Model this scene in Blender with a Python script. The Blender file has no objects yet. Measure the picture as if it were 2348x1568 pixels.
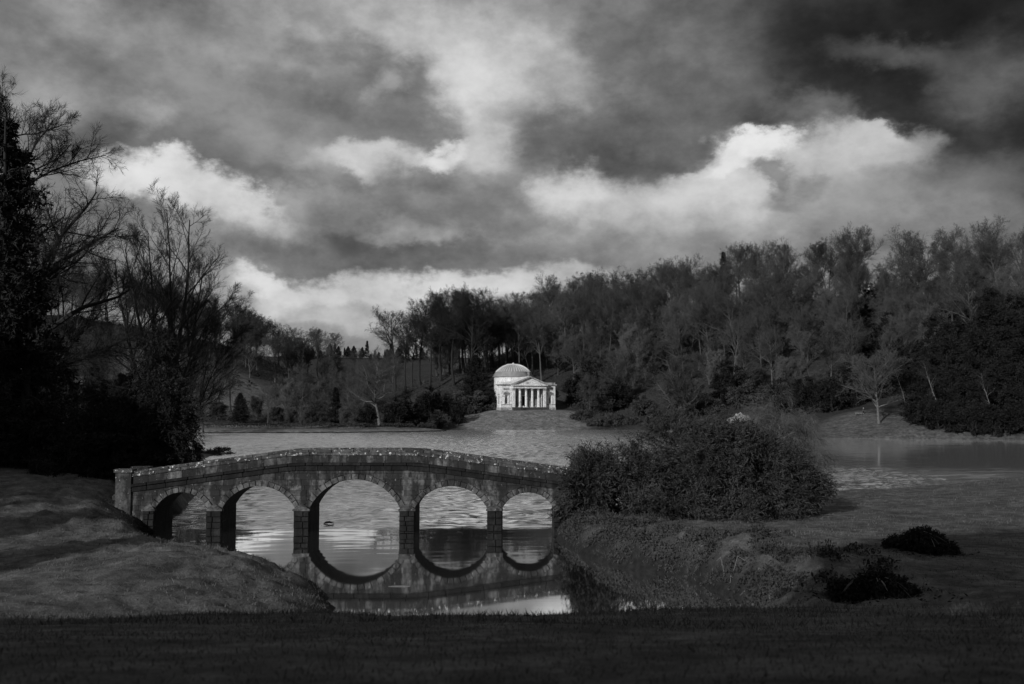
import bpy, math, random
import numpy as np
from mathutils import Vector, Matrix

R = math.radians
S = bpy.context.scene
COL = S.collection
rnd = random.Random(7)

# ------------------------------------------------------------------ camera
EYE = 7.7
PITCH = math.atan(148 / 2282)
cam_d = bpy.data.cameras.new('camera')
cam = bpy.data.objects.new('camera', cam_d)
COL.objects.link(cam)
cam.location = (0, 0, EYE)
cam.rotation_euler = (R(90) + PITCH, 0, 0)
cam_d.sensor_width = 36
cam_d.lens = 35
cam_d.clip_start = 0.1
cam_d.clip_end = 6000
cam_d.dof.use_dof = True
cam_d.dof.focus_distance = 66
cam_d.dof.aperture_fstop = 1.3
S.camera = cam

S.view_settings.view_transform = 'Standard'
S.view_settings.look = 'None'
S.view_settings.exposure = 0
S.view_settings.gamma = 1
S.view_settings.use_curve_mapping = False
S.cycles.max_bounces = 6
S.cycles.diffuse_bounces = 3
S.cycles.glossy_bounces = 3
S.cycles.transparent_max_bounces = 4
S.cycles.caustics_reflective = False
S.cycles.caustics_refractive = False

def ray(px, py):
    """direction of the view at photo position (2347 x 1568 units)"""
    x = (px - 1173.5) / 2282
    z = (784 - py) / 2282
    c, s = math.cos(PITCH), math.sin(PITCH)
    return Vector((x, c - z * s, s + z * c))

def at(px, py, d):
    r = ray(px, py)
    return Vector((r.x * d / r.y, d, EYE + r.z * d / r.y))

# ------------------------------------------------------------------ sun and sky
SUN_EL, SUN_AZ = R(21), R(35)          # azimuth measured from behind the camera towards the left
sun_from = Vector((-math.sin(SUN_AZ) * math.cos(SUN_EL), -math.cos(SUN_AZ) * math.cos(SUN_EL), math.sin(SUN_EL)))
sl = bpy.data.lights.new('sun', 'SUN')
sl.energy = 3.4
sl.angle = R(0.6)
sl.color = (1, 1, 1)
so = bpy.data.objects.new('sun', sl)
COL.objects.link(so)
so.rotation_euler = sun_from.to_track_quat('Z', 'Y').to_euler()
so.location = (-40, -60, 60)

def lin(v):
    return v / 12.92 if v <= 0.04045 else ((v + 0.055) / 1.055) ** 2.4

W = bpy.data.worlds.new('World')
S.world = W
W.use_nodes = True

def build_sky():
    nt = W.node_tree
    nt.nodes.clear()
    N, L = nt.nodes.new, nt.links.new
    def math_(op, a, b=None, clamp=False):
        n = N('ShaderNodeMath'); n.operation = op; n.use_clamp = clamp
        for i, v in enumerate((a, b)):
            if v is None: continue
            if isinstance(v, (int, float)): n.inputs[i].default_value = v
            else: L(v, n.inputs[i])
        return n.outputs[0]
    def vmath(op, a, b=None):
        n = N('ShaderNodeVectorMath'); n.operation = op
        for i, v in enumerate((a, b)):
            if v is None: continue
            if isinstance(v, (tuple, list)): n.inputs[i].default_value = v
            else: L(v, n.inputs[i])
        return n.outputs[1] if op == 'LENGTH' else n.outputs[0]
    def mix(f, a, b):
        n = N('ShaderNodeMix'); n.data_type = 'FLOAT'
        for i, v in ((0, f), (2, a), (3, b)):
            if isinstance(v, (int, float)): n.inputs[i].default_value = v
            else: L(v, n.inputs[i])
        return n.outputs[0]
    def rng_(v, a, b, c=0.0, d=1.0):
        n = N('ShaderNodeMapRange'); n.interpolation_type = 'SMOOTHSTEP'
        L(v, n.inputs[0])
        for i, q in enumerate((a, b, c, d)): n.inputs[i + 1].default_value = q
        return n.outputs[0]
    def noise(vec, scale, detail, rough=0.55, off=(0, 0, 0)):
        n = N('ShaderNodeTexNoise'); n.inputs['Scale'].default_value = scale
        n.inputs['Detail'].default_value = detail; n.inputs['Roughness'].default_value = rough
        L(vmath('ADD', vec, off), n.inputs['Vector'])
        return n
    tc = N('ShaderNodeTexCoord').outputs['Generated']
    sep = N('ShaderNodeSeparateXYZ'); L(tc, sep.inputs[0])
    az = math_('ARCTAN2', sep.outputs[0], sep.outputs[1])
    el = math_('ARCSINE', sep.outputs[2])
    cmb = N('ShaderNodeCombineXYZ'); L(az, cmb.inputs[0]); L(el, cmb.inputs[1])
    uv = cmb.outputs[0]
    flat = vmath('MULTIPLY', tc, (1.0, 1.0, 1.5))          # clouds are wider than tall
    n1 = noise(flat, 4.0, 7, 0.55)
    n2 = noise(flat, 13.0, 8, 0.62, (3.1, 1.7, 5.2))
    w1 = vmath('MULTIPLY', vmath('SUBTRACT', n1.outputs[1], (0.5, 0.5, 0.5)), (0.16, 0.085, 0))
    w2 = vmath('MULTIPLY', vmath('SUBTRACT', n2.outputs[1], (0.5, 0.5, 0.5)), (0.095, 0.075, 0))
    wuv = vmath('ADD', vmath('ADD', uv, w1), w2)
    # clear sky in the gaps: the Nishita sky, reduced to grey
    sky = N('ShaderNodeTexSky'); sky.sky_type = 'NISHITA'; sky.sun_disc = False
    sky.sun_elevation = SUN_EL; sky.sun_rotation = math.pi + SUN_AZ
    bw = N('ShaderNodeRGBToBW'); L(sky.outputs[0], bw.inputs[0])
    clear = math_('MULTIPLY', bw.outputs[0], 0.02)
    # broken overcast all round
    n3 = noise(flat, 2.6, 9, 0.58, (1.3, 4.1, 0.4))
    cover = rng_(n3.outputs[0], 0.30, 0.46)
    n4 = noise(flat, 3.6, 9, 0.6, (7.3, 2.2, 9.4))
    tone = rng_(n4.outputs[0], 0.3, 0.72, lin(0.28), lin(0.54))
    v = mix(cover, clear, tone)
    def blob(cx, cy, rx, ry, rot, val, op=1.0, soft=0.6):
        nonlocal v
        soft = min(soft * (1.25 if soft > .45 else 1.0), .95)
        d = ray(cx, cy).normalized()
        a, e = math.atan2(d.x, d.y), math.asin(d.z)
        m = N('ShaderNodeMapping'); m.vector_type = 'TEXTURE'
        m.inputs['Location'].default_value = (a, e, 0)
        m.inputs['Rotation'].default_value = (0, 0, R(-rot))
        m.inputs['Scale'].default_value = (rx / 2282, ry / 2282, 1)
        L(wuv, m.inputs[0])
        ln = vmath('LENGTH', m.outputs[0])
        f = rng_(ln, 1 + soft, 1 - soft, 0.0, op)
        v = mix(f, v, lin(val))
    for b in CLOUDS:
        blob(*b)
    n5 = noise(flat, 16.0, 8, 0.62, (2.2, 6.6, 1.1))
    n6 = noise(flat, 6.0, 8, 0.58, (8.2, 0.6, 3.1))
    v = math_('MULTIPLY', v, rng_(n5.outputs[0], 0.3, 0.7, 0.79, 1.21))
    v = math_('MULTIPLY', v, rng_(n6.outputs[0], 0.32, 0.68, 0.66, 1.32))
    v = math_('SUBTRACT', 1.0, math_('EXPONENT', math_('MULTIPLY', math_('POWER', v, 1.2), -3.2)))   # soft shoulder: bright cloud keeps its modelling
    v = math_('MULTIPLY', v, 8.6)
    bg = N('ShaderNodeBackground'); bg.inputs[1].default_value = 0.1
    L(v, bg.inputs[0])
    out = N('ShaderNodeOutputWorld'); L(bg.outputs[0], out.inputs[0])

# cloud masses: centre, half size (photo units), tilt, tone, opacity, edge softness
CLOUDS = [
    (1173, 400, 1500, 560, 0, .42, .75, .5),
    (1950, 120, 520, 300, 0, .24, .95, .5),
    (2250, 20, 420, 240, 0, .11, .95, .7),
    (2420, 260, 200, 330, 0, .15, .8, .7),
    (2600, 100, 420, 400, 0, .16, .7, .6),
    (-80, -20, 420, 170, 0, .17, .9, .8),
    (300, 150, 380, 130, 0, .42, .8, .7),
    (210, 50, 90, 60, 0, .50, .7, .7),
    (120, 240, 120, 70, 20, .52, .7, .7),
    (480, 225, 300, 90, 5, .37, .85, .6),
    (330, 335, 300, 55, 2, .31, .9, .5),
    (370, 262, 60, 34, 15, .48, .7, .6),
    (950, 55, 330, 75, 12, .58, .85, .7),
    (620, 110, 180, 50, 5, .47, .6, .8),
    (1130, 190, 260, 100, 28, .66, .9, .6),
    (1090, 235, 130, 62, 30, .72, .9, .6),
    (1290, 215, 140, 70, 0, .60, .85, .7),
    (820, 170, 110, 60, 10, .33, .9, .5),
    (880, 255, 150, 70, 18, .32, .9, .5),
    (720, 260, 120, 60, 0, .38, .8, .6),
    (840, 195, 30, 34, 0, .47, .7, .6),
    (1420, 60, 130, 60, 0, .40, .8, .7),
    (1560, 140, 180, 150, 0, .34, .8, .6),
    (1380, 325, 260, 70, 10, .32, .92, .5),
    (1490, 380, 150, 45, 12, .29, .92, .45),
    (395, 405, 170, 42, 6, .76, .95, .42),
    (330, 400, 80, 26, -18, .82, .9, .45),
    (520, 440, 120, 36, 14, .72, .95, .45),
    (600, 470, 70, 30, 25, .70, .9, .5),
    (640, 398, 90, 34, 0, .29, .9, .5),
    (300, 470, 70, 40, 0, .36, .8, .6),
    (560, 520, 180, 50, 0, .46, .8, .7),
    (880, 365, 130, 34, -6, .63, .9, .5),
    (1038, 350, 48, 26, -20, .78, .9, .5),
    (1130, 330, 60, 40, 0, .62, .8, .7),
    (820, 428, 130, 26, 12, .30, .9, .5),
    (1010, 405, 110, 28, 15, .38, .8, .6),
    (760, 395, 60, 30, 0, .42, .8, .6),
    (980, 460, 200, 40, 0, .50, .7, .7),
    (1180, 470, 160, 60, 0, .46, .8, .7),
    (780, 585, 270, 44, 4, .32, .95, .5),
    (1030, 590, 300, 40, 3, .35, .9, .5),
    (980, 530, 110, 22, 0, .57, .8, .6),
    (640, 655, 110, 30, 12, .72, .95, .45),
    (880, 660, 250, 32, 0, .66, .95, .5),
    (1080, 650, 130, 28, 0, .70, .9, .5),
    (800, 715, 220, 30, 0, .56, .9, .6),
    (620, 695, 60, 22, 0, .66, .8, .6),
    (760, 765, 160, 22, 0, .44, .9, .6),
    (1270, 585, 230, 32, 0, .37, .9, .5),
    (1240, 645, 150, 26, 0, .62, .9, .5),
    (1340, 440, 80, 52, -15, .73, .95, .5),
    (1480, 465, 160, 52, 0, .60, .9, .6),
    (1660, 470, 200, 60, 0, .60, .9, .6),
    (1640, 365, 60, 34, -35, .60, .9, .4),
    (1780, 370, 170, 84, -8, .66, .95, .4),
    (1700, 335, 80, 28, -30, .80, .95, .4),
    (1765, 297, 62, 26, -5, .93, .95, .45),
    (1900, 350, 140, 70, 0, .55, .9, .5),
    (2020, 318, 84, 42, 30, .62, .92, .4),
    (1985, 282, 38, 24, 0, .58, .85, .45),
    (2105, 300, 50, 34, 0, .50, .85, .5),
    (2080, 430, 260, 90, 10, .42, .9, .6),
    (2280, 400, 140, 70, 0, .31, .8, .7),
    (1800, 365, 40, 38, 20, .36, .85, .4),
    (1830, 430, 66, 22, 0, .42, .8, .5),
    (1890, 392, 40, 22, 0, .38, .8, .5),
    (1720, 530, 460, 44, 0, .49, .85, .7),
    (1560, 585, 420, 36, 0, .42, .85, .6),
    (2170, 520, 280, 50, 0, .33, .85, .7),
    (2050, 105, 100, 30, 18, .36, .8, .7),
    (1845, 222, 84, 30, 22, .37, .8, .7),
    (2265, 165, 100, 66, 0, .33, .8, .7),
]
build_sky()
# ------------------------------------------------------------------ helpers
def tag(o, label, cat, group=None, kind=None):
    o['label'] = label
    o['category'] = cat
    if group: o['group'] = group
    if kind: o['kind'] = kind
    return o

def new_mesh(name, V, faces, mat, smooth=False):
    """V: n x 3; faces: list of integer arrays, each m x 3 or m x 4"""
    V = np.asarray(V, dtype=np.float32).reshape(-1, 3)
    me = bpy.data.meshes.new(name)
    faces = [np.asarray(f, dtype=np.int32) for f in faces if len(f)]
    me.vertices.add(len(V))
    me.vertices.foreach_set('co', V.ravel())
    idx = np.concatenate([f.ravel() for f in faces])
    cnt = np.concatenate([np.full(len(f), f.shape[1], np.int32) for f in faces])
    me.loops.add(len(idx))
    me.loops.foreach_set('vertex_index', idx)
    me.polygons.add(len(cnt))
    me.polygons.foreach_set('loop_start', np.concatenate([[0], np.cumsum(cnt)[:-1]]).astype(np.int32))
    try:
        me.polygons.foreach_set('loop_total', cnt)
    except Exception:
        pass
    me.polygons.foreach_set('use_smooth', np.full(len(cnt), smooth))
    me.update(calc_edges=True)
    me.validate()
    me.materials.append(mat)
    return me

def link(name, me, parent=None, loc=None, rot=None, scale=None):
    o = bpy.data.objects.new(name, me)
    COL.objects.link(o)
    if parent is not None: o.parent = parent
    if loc is not None: o.location = loc
    if rot is not None: o.rotation_euler = rot
    if scale is not None: o.scale = scale
    return o

def thing(name, label, cat, loc=(0, 0, 0), rz=0.0, group=None, scale=None):
    o = bpy.data.objects.new(name, None)
    COL.objects.link(o)
    o.empty_display_size = 0.2
    o.location = loc
    o.rotation_euler = (0, 0, rz)
    if scale is not None: o.scale = scale
    return tag(o, label, cat, group)

class Geo:
    """collects pieces of one mesh"""
    def __init__(s): s.V, s.F, s.n = [], {}, 0
    def add(s, V, *faces):
        V = np.asarray(V, float).reshape(-1, 3)
        for f in faces:
            f = np.asarray(f, int)
            if len(f): s.F.setdefault(f.shape[1], []).append(f + s.n)
        s.V.append(V); s.n += len(V)
        return s
    def box(s, x0, x1, y0, y1, z0, z1):
        V = [(x0, y0, z0), (x1, y0, z0), (x1, y1, z0), (x0, y1, z0), (x0, y0, z1), (x1, y0, z1), (x1, y1, z1), (x0, y1, z1)]
        return s.add(V, [(0, 3, 2, 1), (4, 5, 6, 7), (0, 1, 5, 4), (1, 2, 6, 5), (2, 3, 7, 6), (3, 0, 4, 7)])
    def lathe(s, prof, n=24, c=(0, 0), cap=True, a0=0.0, a1=2 * math.pi):
        full = abs(a1 - a0 - 2 * math.pi) < 1e-6
        A = np.linspace(a0, a1, n, endpoint=not full)
        k = len(prof)
        V = np.array([[(c[0] + r * math.cos(t), c[1] + r * math.sin(t), z) for t in A] for r, z in prof]).reshape(-1, 3)
        F = []
        m = n if full else n - 1
        for i in range(k - 1):
            for j in range(m):
                F.append((i * n + j, i * n + (j + 1) % n, (i + 1) * n + (j + 1) % n, (i + 1) * n + j))
        s.add(V, F)
        if cap:
            for i, (r, z) in ((0, prof[0]), (k - 1, prof[-1])):
                if r > 1e-4:
                    V = [(c[0], c[1], z)] + [(c[0] + r * math.cos(t), c[1] + r * math.sin(t), z) for t in A]
                    F = [(0, 1 + j, 1 + (j + 1) % n) if i else (0, 1 + (j + 1) % n, 1 + j) for j in range(m)]
                    s.add(V, F)
        return s
    def prism(s, poly, y0, y1):
        """x-z polygon pushed along y"""
        n = len(poly)
        V = [(x, y0, z) for x, z in poly] + [(x, y1, z) for x, z in poly]
        F = [(i, (i + 1) % n, n + (i + 1) % n, n + i) for i in range(n)]
        T = [(0, i, i + 1) for i in range(1, n - 1)] + [(n, n + i + 1, n + i) for i in range(1, n - 1)]
        return s.add(V, F, T)
    def mesh(s, name, mat, smooth=False):
        return new_mesh(name, np.concatenate(s.V), [np.concatenate(f) for f in s.F.values()], mat, smooth)
    def obj(s, name, mat, parent=None, smooth=False, **k):
        return link(name, s.mesh(name, mat, smooth), parent, **k)

def nrm(a):
    return a / np.maximum(np.linalg.norm(a, axis=-1, keepdims=True), 1e-9)

def tubes(P, Rr, sides):
    """P: n x k x 3 centre lines, Rr: n x k radii"""
    n, k, _ = P.shape
    T = np.empty_like(P)
    T[:, 1:-1] = P[:, 2:] - P[:, :-2] if k > 2 else T[:, 1:-1]
    T[:, 0] = P[:, 1] - P[:, 0]
    T[:, -1] = P[:, -1] - P[:, -2]
    T = nrm(T)
    ref = np.where(np.abs(T[:, :1, 2:3]) > 0.8, np.array([1.0, 0, 0]), np.array([0, 0, 1.0]))
    U = nrm(np.cross(T, np.broadcast_to(ref, T.shape)))
    Wv = np.cross(T, U)
    a = np.arange(sides) * 2 * math.pi / sides
    V = P[:, :, None] + Rr[:, :, None, None] * (np.cos(a)[None, None, :, None] * U[:, :, None] + np.sin(a)[None, None, :, None] * Wv[:, :, None])
    b = (np.arange(n) * k * sides)[:, None, None] + (np.arange(k - 1) * sides)[None, :, None]
    j = np.arange(sides)[None, None, :]
    j2 = (j + 1) % sides
    F = np.stack([b + j, b + j2, b + sides + j2, b + sides + j], -1).reshape(-1, 4)
    return V.reshape(-1, 3), F

def spikes(P0, P1, r):
    """thin three sided twigs"""
    n = len(P0)
    T = nrm(P1 - P0)
    ref = np.where(np.abs(T[:, 2:3]) > 0.8, np.array([1.0, 0, 0]), np.array([0, 0, 1.0]))
    U = nrm(np.cross(T, ref)); Wv = np.cross(T, U)
    r = np.broadcast_to(np.asarray(r, float).reshape(-1, 1), (n, 1))
    V = np.stack([P0 + r * U, P0 + r * (-0.5 * U + 0.87 * Wv), P0 + r * (-0.5 * U - 0.87 * Wv), P1], 1).reshape(-1, 3)
    b = (np.arange(n) * 4)[:, None]
    F = np.concatenate([b + np.array([[0, 1, 3]]), b + np.array([[1, 2, 3]]), b + np.array([[2, 0, 3]])])
    return V, F

def blades(g, P, D, length, width):
    """diamond leaves from points P along directions D"""
    n = len(P)
    D = nrm(D)
    side = nrm(np.cross(D, nrm(g.normal(size=(n, 3)))))
    nor = np.cross(D, side)
    length = np.broadcast_to(length, (n,))[:, None]; width = np.broadcast_to(width, (n,))[:, None]
    mid = P + D * length * 0.5 + nor * length * 0.08
    V = np.stack([P, mid + side * width * .5, P + D * length, mid - side * width * .5], 1).reshape(-1, 3)
    F = (np.arange(n) * 4)[:, None] + np.array([[0, 1, 2, 3]])
    return V, F

def vnoise(x, y, seed=0):
    """smooth value noise, vectorised"""
    xi, yi = np.floor(x).astype(np.int64), np.floor(y).astype(np.int64)
    fx, fy = x - xi, y - yi
    fx, fy = fx * fx * (3 - 2 * fx), fy * fy * (3 - 2 * fy)
    def h(a, b):
        q = (a * 374761393 + b * 668265263 + seed * 1442695041) & 0x7fffffff
        q = ((q ^ (q >> 13)) * 1274126177) & 0x7fffffff
        return ((q ^ (q >> 16)) & 0xffff) / 65535.0
    return (h(xi, yi) * (1 - fx) + h(xi + 1, yi) * fx) * (1 - fy) + (h(xi, yi + 1) * (1 - fx) + h(xi + 1, yi + 1) * fx) * fy

def fbm(x, y, oct=4, seed=0):
    v, a, t = 0, 1, 0
    for i in range(oct):
        v = v + a * vnoise(x * 2 ** i, y * 2 ** i, seed + i); t += a; a *= .5
    return v / t - .5

# ------------------------------------------------------------------ materials (the place is grey: a black and white photograph)
def mat(name, base, rough=0.9, vary=0.3, scale=2.0, bump=0.0, bscale=20.0, spread=0.0, spec=0.25, fine=0.0, fscale=30.0):
    m = bpy.data.materials.new(name); m.use_nodes = True
    nt = m.node_tree; N, L = nt.nodes.new, nt.links.new
    p = nt.nodes['Principled BSDF']
    p.inputs['Roughness'].default_value = rough
    p.inputs['Specular IOR Level'].default_value = spec
    tc = N('ShaderNodeTexCoord').outputs['Object']
    n = N('ShaderNodeTexNoise'); n.inputs['Scale'].default_value = scale; n.inputs['Detail'].default_value = 6
    L(tc, n.inputs['Vector'])
    r = N('ShaderNodeMapRange'); L(n.outputs[0], r.inputs[0])
    r.inputs[1].default_value = .3; r.inputs[2].default_value = .7
    r.inputs[3].default_value = base * (1 - vary); r.inputs[4].default_value = base * (1 + vary)
    v = r.outputs[0]
    def mul(a, b):
        q = N('ShaderNodeMath'); q.operation = 'MULTIPLY'; L(a, q.inputs[0]); L(b, q.inputs[1]); return q.outputs[0]
    if fine:
        n2 = N('ShaderNodeTexNoise'); n2.inputs['Scale'].default_value = fscale; n2.inputs['Detail'].default_value = 5
        L(tc, n2.inputs['Vector'])
        r2 = N('ShaderNodeMapRange'); L(n2.outputs[0], r2.inputs[0])
        r2.inputs[1].default_value = .3; r2.inputs[2].default_value = .7
        r2.inputs[3].default_value = 1 - fine; r2.inputs[4].default_value = 1 + fine
        v = mul(v, r2.outputs[0])
    if spread:
        oi = N('ShaderNodeObjectInfo')
        r3 = N('ShaderNodeMapRange'); L(oi.outputs['Random'], r3.inputs[0])
        r3.inputs[3].default_value = 1 - spread; r3.inputs[4].default_value = 1 + spread
        v = mul(v, r3.outputs[0])
    cc = N('ShaderNodeCombineColor')
    for i in range(3): L(v, cc.inputs[i])
    L(cc.outputs[0], p.inputs['Base Color'])
    if bump:
        n4 = N('ShaderNodeTexNoise'); n4.inputs['Scale'].default_value = bscale; n4.inputs['Detail'].default_value = 6
        L(tc, n4.inputs['Vector'])
        b = N('ShaderNodeBump'); b.inputs['Strength'].default_value = bump; b.inputs['Distance'].default_value = 0.05
        L(n4.outputs[0], b.inputs['Height']); L(b.outputs[0], p.inputs['Normal'])
    return m

def stone_mat(name, base, dark, lichen, stain=(0.42, 0.6), spread=0.45, sc=1.0, bump=0.5, lich_t=(0.63, 0.68)):
    """weathered stone: dark algae stains and pale lichen spots, laid out in world space"""
    m = bpy.data.materials.new(name); m.use_nodes = True
    nt = m.node_tree; N, L = nt.nodes.new, nt.links.new
    p = nt.nodes['Principled BSDF']; p.inputs['Roughness'].default_value = .9; p.inputs['Specular IOR Level'].default_value = .2
    pos = N('ShaderNodeNewGeometry').outputs['Position']
    def noise(s, d=6, r=.6):
        n = N('ShaderNodeTexNoise'); n.inputs['Scale'].default_value = s * sc; n.inputs['Detail'].default_value = d
        n.inputs['Roughness'].default_value = r; L(pos, n.inputs['Vector']); return n.outputs[0]
    def rng_(v, a, b, c, d):
        n = N('ShaderNodeMapRange'); L(v, n.inputs[0])
        for i, q in enumerate((a, b, c, d)): n.inputs[i + 1].default_value = q
        return n.outputs[0]
    def mix(f, a, b):
        n = N('ShaderNodeMix'); n.data_type = 'FLOAT'
        for i, v in ((0, f), (2, a), (3, b)):
            if isinstance(v, (int, float)): n.inputs[i].default_value = v
            else: L(v, n.inputs[i])
        return n.outputs[0]
    oi = N('ShaderNodeObjectInfo')
    b0 = rng_(oi.outputs['Random'], 0, 1, base * (1 - spread), base * (1 + spread))
    g = N('ShaderNodeMath'); g.operation = 'MULTIPLY'; L(b0, g.inputs[0]); L(rng_(noise(6), .3, .7, .6, 1.4), g.inputs[1])
    sv = N('ShaderNodeVectorMath'); sv.operation = 'MULTIPLY'; sv.inputs[1].default_value = (1.5, 1.5, .55); L(pos, sv.inputs[0])
    sn = N('ShaderNodeTexNoise'); sn.inputs['Scale'].default_value = 1.2 * sc; sn.inputs['Detail'].default_value = 8; sn.inputs['Roughness'].default_value = .65
    L(sv.outputs[0], sn.inputs['Vector'])
    v = mix(rng_(sn.outputs[0], stain[0], stain[1], 0, .9), g.outputs[0], dark)
    v = mix(rng_(noise(3.2, 8, .7), .52, .64, 0, .75), v, dark * .7)
    v = mix(rng_(noise(5.5, 9, .72), lich_t[0], lich_t[1], 0, 1), v, lichen)
    cc = N('ShaderNodeCombineColor')
    for i in range(3): L(v, cc.inputs[i])
    L(cc.outputs[0], p.inputs['Base Color'])
    bp = N('ShaderNodeBump'); bp.inputs['Strength'].default_value = bump; bp.inputs['Distance'].default_value = .03
    L(noise(9, 8), bp.inputs['Height']); L(bp.outputs[0], p.inputs['Normal'])
    return m

M = {}
M['bark'] = mat('bark', .062, vary=.35, scale=3, spread=.3)
M['bark_dark'] = mat('bark_dark', .024, vary=.3, scale=3, spread=.2)
M['bark_pale'] = mat('bark_pale', .11, vary=.45, scale=2.5)
M['twig'] = mat('twig', .052, vary=.2, scale=.4, spread=.28)
M['twig_dark'] = mat('twig_dark', .022, vary=.2, scale=.4, spread=.2)
M['twig_pale'] = mat('twig_pale', .075, vary=.25, scale=.4, spread=.25)
M['leaf'] = mat('leaf', .042, rough=.7, vary=.4, scale=.7, spread=.25)
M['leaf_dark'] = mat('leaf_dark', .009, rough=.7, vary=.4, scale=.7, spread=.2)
M['leaf_bush'] = mat('leaf_bush', .034, rough=.65, vary=.45, scale=.5, fine=.3, fscale=3)
M['scrub'] = mat('scrub', .036, vary=.5, scale=.12, fine=.3, fscale=1.5)
M['stone'] = stone_mat('stone', .105, .016, .55, (.38, .54))
M['stone_ring'] = stone_mat('stone_ring', .12, .02, .6, (.42, .58), spread=.22)
M['stone_stained'] = stone_mat('stone_stained', .025, .007, .40, (.35, .6), lich_t=(.685, .72))
M['stone_cope'] = stone_mat('stone_cope', .075, .02, .75, (.5, .7), lich_t=(.575, .63))
M['mortar'] = stone_mat('mortar', .03, .012, .2)
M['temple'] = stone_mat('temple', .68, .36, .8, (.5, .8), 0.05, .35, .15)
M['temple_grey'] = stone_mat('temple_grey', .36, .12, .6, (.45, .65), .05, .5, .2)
M['lead'] = mat('lead', .24, rough=.6, vary=.25, scale=.5)
M['lead_pale'] = mat('lead_pale', .6, rough=.6, vary=.15, scale=.5)
M['step'] = mat('step', .05, vary=.4, scale=1)  # temple steps: the shadow over them is put into this dark tone
M['void'] = mat('void', .012, vary=.1)
M['statue'] = mat('statue', .13, vary=.3, scale=2)
M['cloth_white'] = mat('cloth_white', .75, vary=.05)
M['cloth_dark'] = mat('cloth_dark', .025, vary=.1)
M['skin'] = mat('skin', .35, vary=.05)
M['hair'] = mat('hair', .05, vary=.05)
M['wood'] = mat('wood', .10, vary=.3, scale=4)
M['wood_pale'] = mat('wood_pale', .35, vary=.2, scale=4)
M['reed'] = mat('reed', .2, vary=.3, scale=4)
M['fleece'] = mat('fleece', .02, vary=.2)
M['glint_pale'] = mat('glint_pale', .26, vary=.4, scale=.6, bump=.5, bscale=2)
M['peat'] = mat('peat', .017, vary=.5, scale=1.5, bump=.5, bscale=6)
M['grass_blade'] = mat('grass_blade', .085, rough=.8, vary=.45, scale=.35, fine=.3, fscale=3)
M['hedge'] = mat('hedge', .035, rough=.8, vary=.35, scale=1.0)
# ------------------------------------------------------------------ terrain, lake
LAKE = np.array([
    (-22.6, 61.5), (-23, 66), (-24.5, 75), (-31, 100), (-39, 125), (-45.5, 149), (-47, 158), (-47.5, 167), (-51, 172), (-70, 176), (-110, 200),
    (-150, 250), (-150, 281), (-120, 284.5), (-89, 286.5), (-60, 290), (-40, 297), (-28, 304), (-20.5, 312), (-21, 318), (-26, 324), (-24, 329),
    (-18, 330), (5, 329.5), (23, 331), (39, 333), (50, 318), (62, 290), (72, 258), (80, 246), (97, 240), (119, 231), (150, 226), (200, 216), (260, 200),
    (280, 170), (240, 160), (120, 140), (80, 123), (58, 112), (42, 98), (28.5, 88.5), (18, 79), (8, 69), (3.2, 65.5), (2.7, 61), (2.9, 56.5), (3.8, 52),
    (5.0, 48.5), (7.3, 46), (9.0, 41), (8.6, 36), (6, 32), (0, 31), (-5, 31.5), (-6.3, 34.5), (-6.7, 38.3), (-7.8, 41.8), (-10.5, 45.6), (-14.2, 49.3), (-16.9, 52.3), (-19.8, 56.2), (-21.8, 58.5)], float)

def lake_sd(x, y):
    """distance to the shore, positive on land"""
    x, y = np.asarray(x, float), np.asarray(y, float)
    d2 = np.full(x.shape, 1e18); inside = np.zeros(x.shape, bool)
    n = len(LAKE)
    for i in range(n):
        ax, ay = LAKE[i]; bx, by = LAKE[(i + 1) % n]
        ex, ey = bx - ax, by - ay
        t = np.clip(((x - ax) * ex + (y - ay) * ey) / (ex * ex + ey * ey), 0, 1)
        d2 = np.minimum(d2, (x - ax - t * ex) ** 2 + (y - ay - t * ey) ** 2)
        c = ((ay > y) != (by > y)) & (x < (bx - ax) * (y - ay) / ((by - ay) if by != ay else 1e-9) + ax)
        inside ^= c
    d = np.sqrt(d2)
    return np.where(inside, -d, d)

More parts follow.
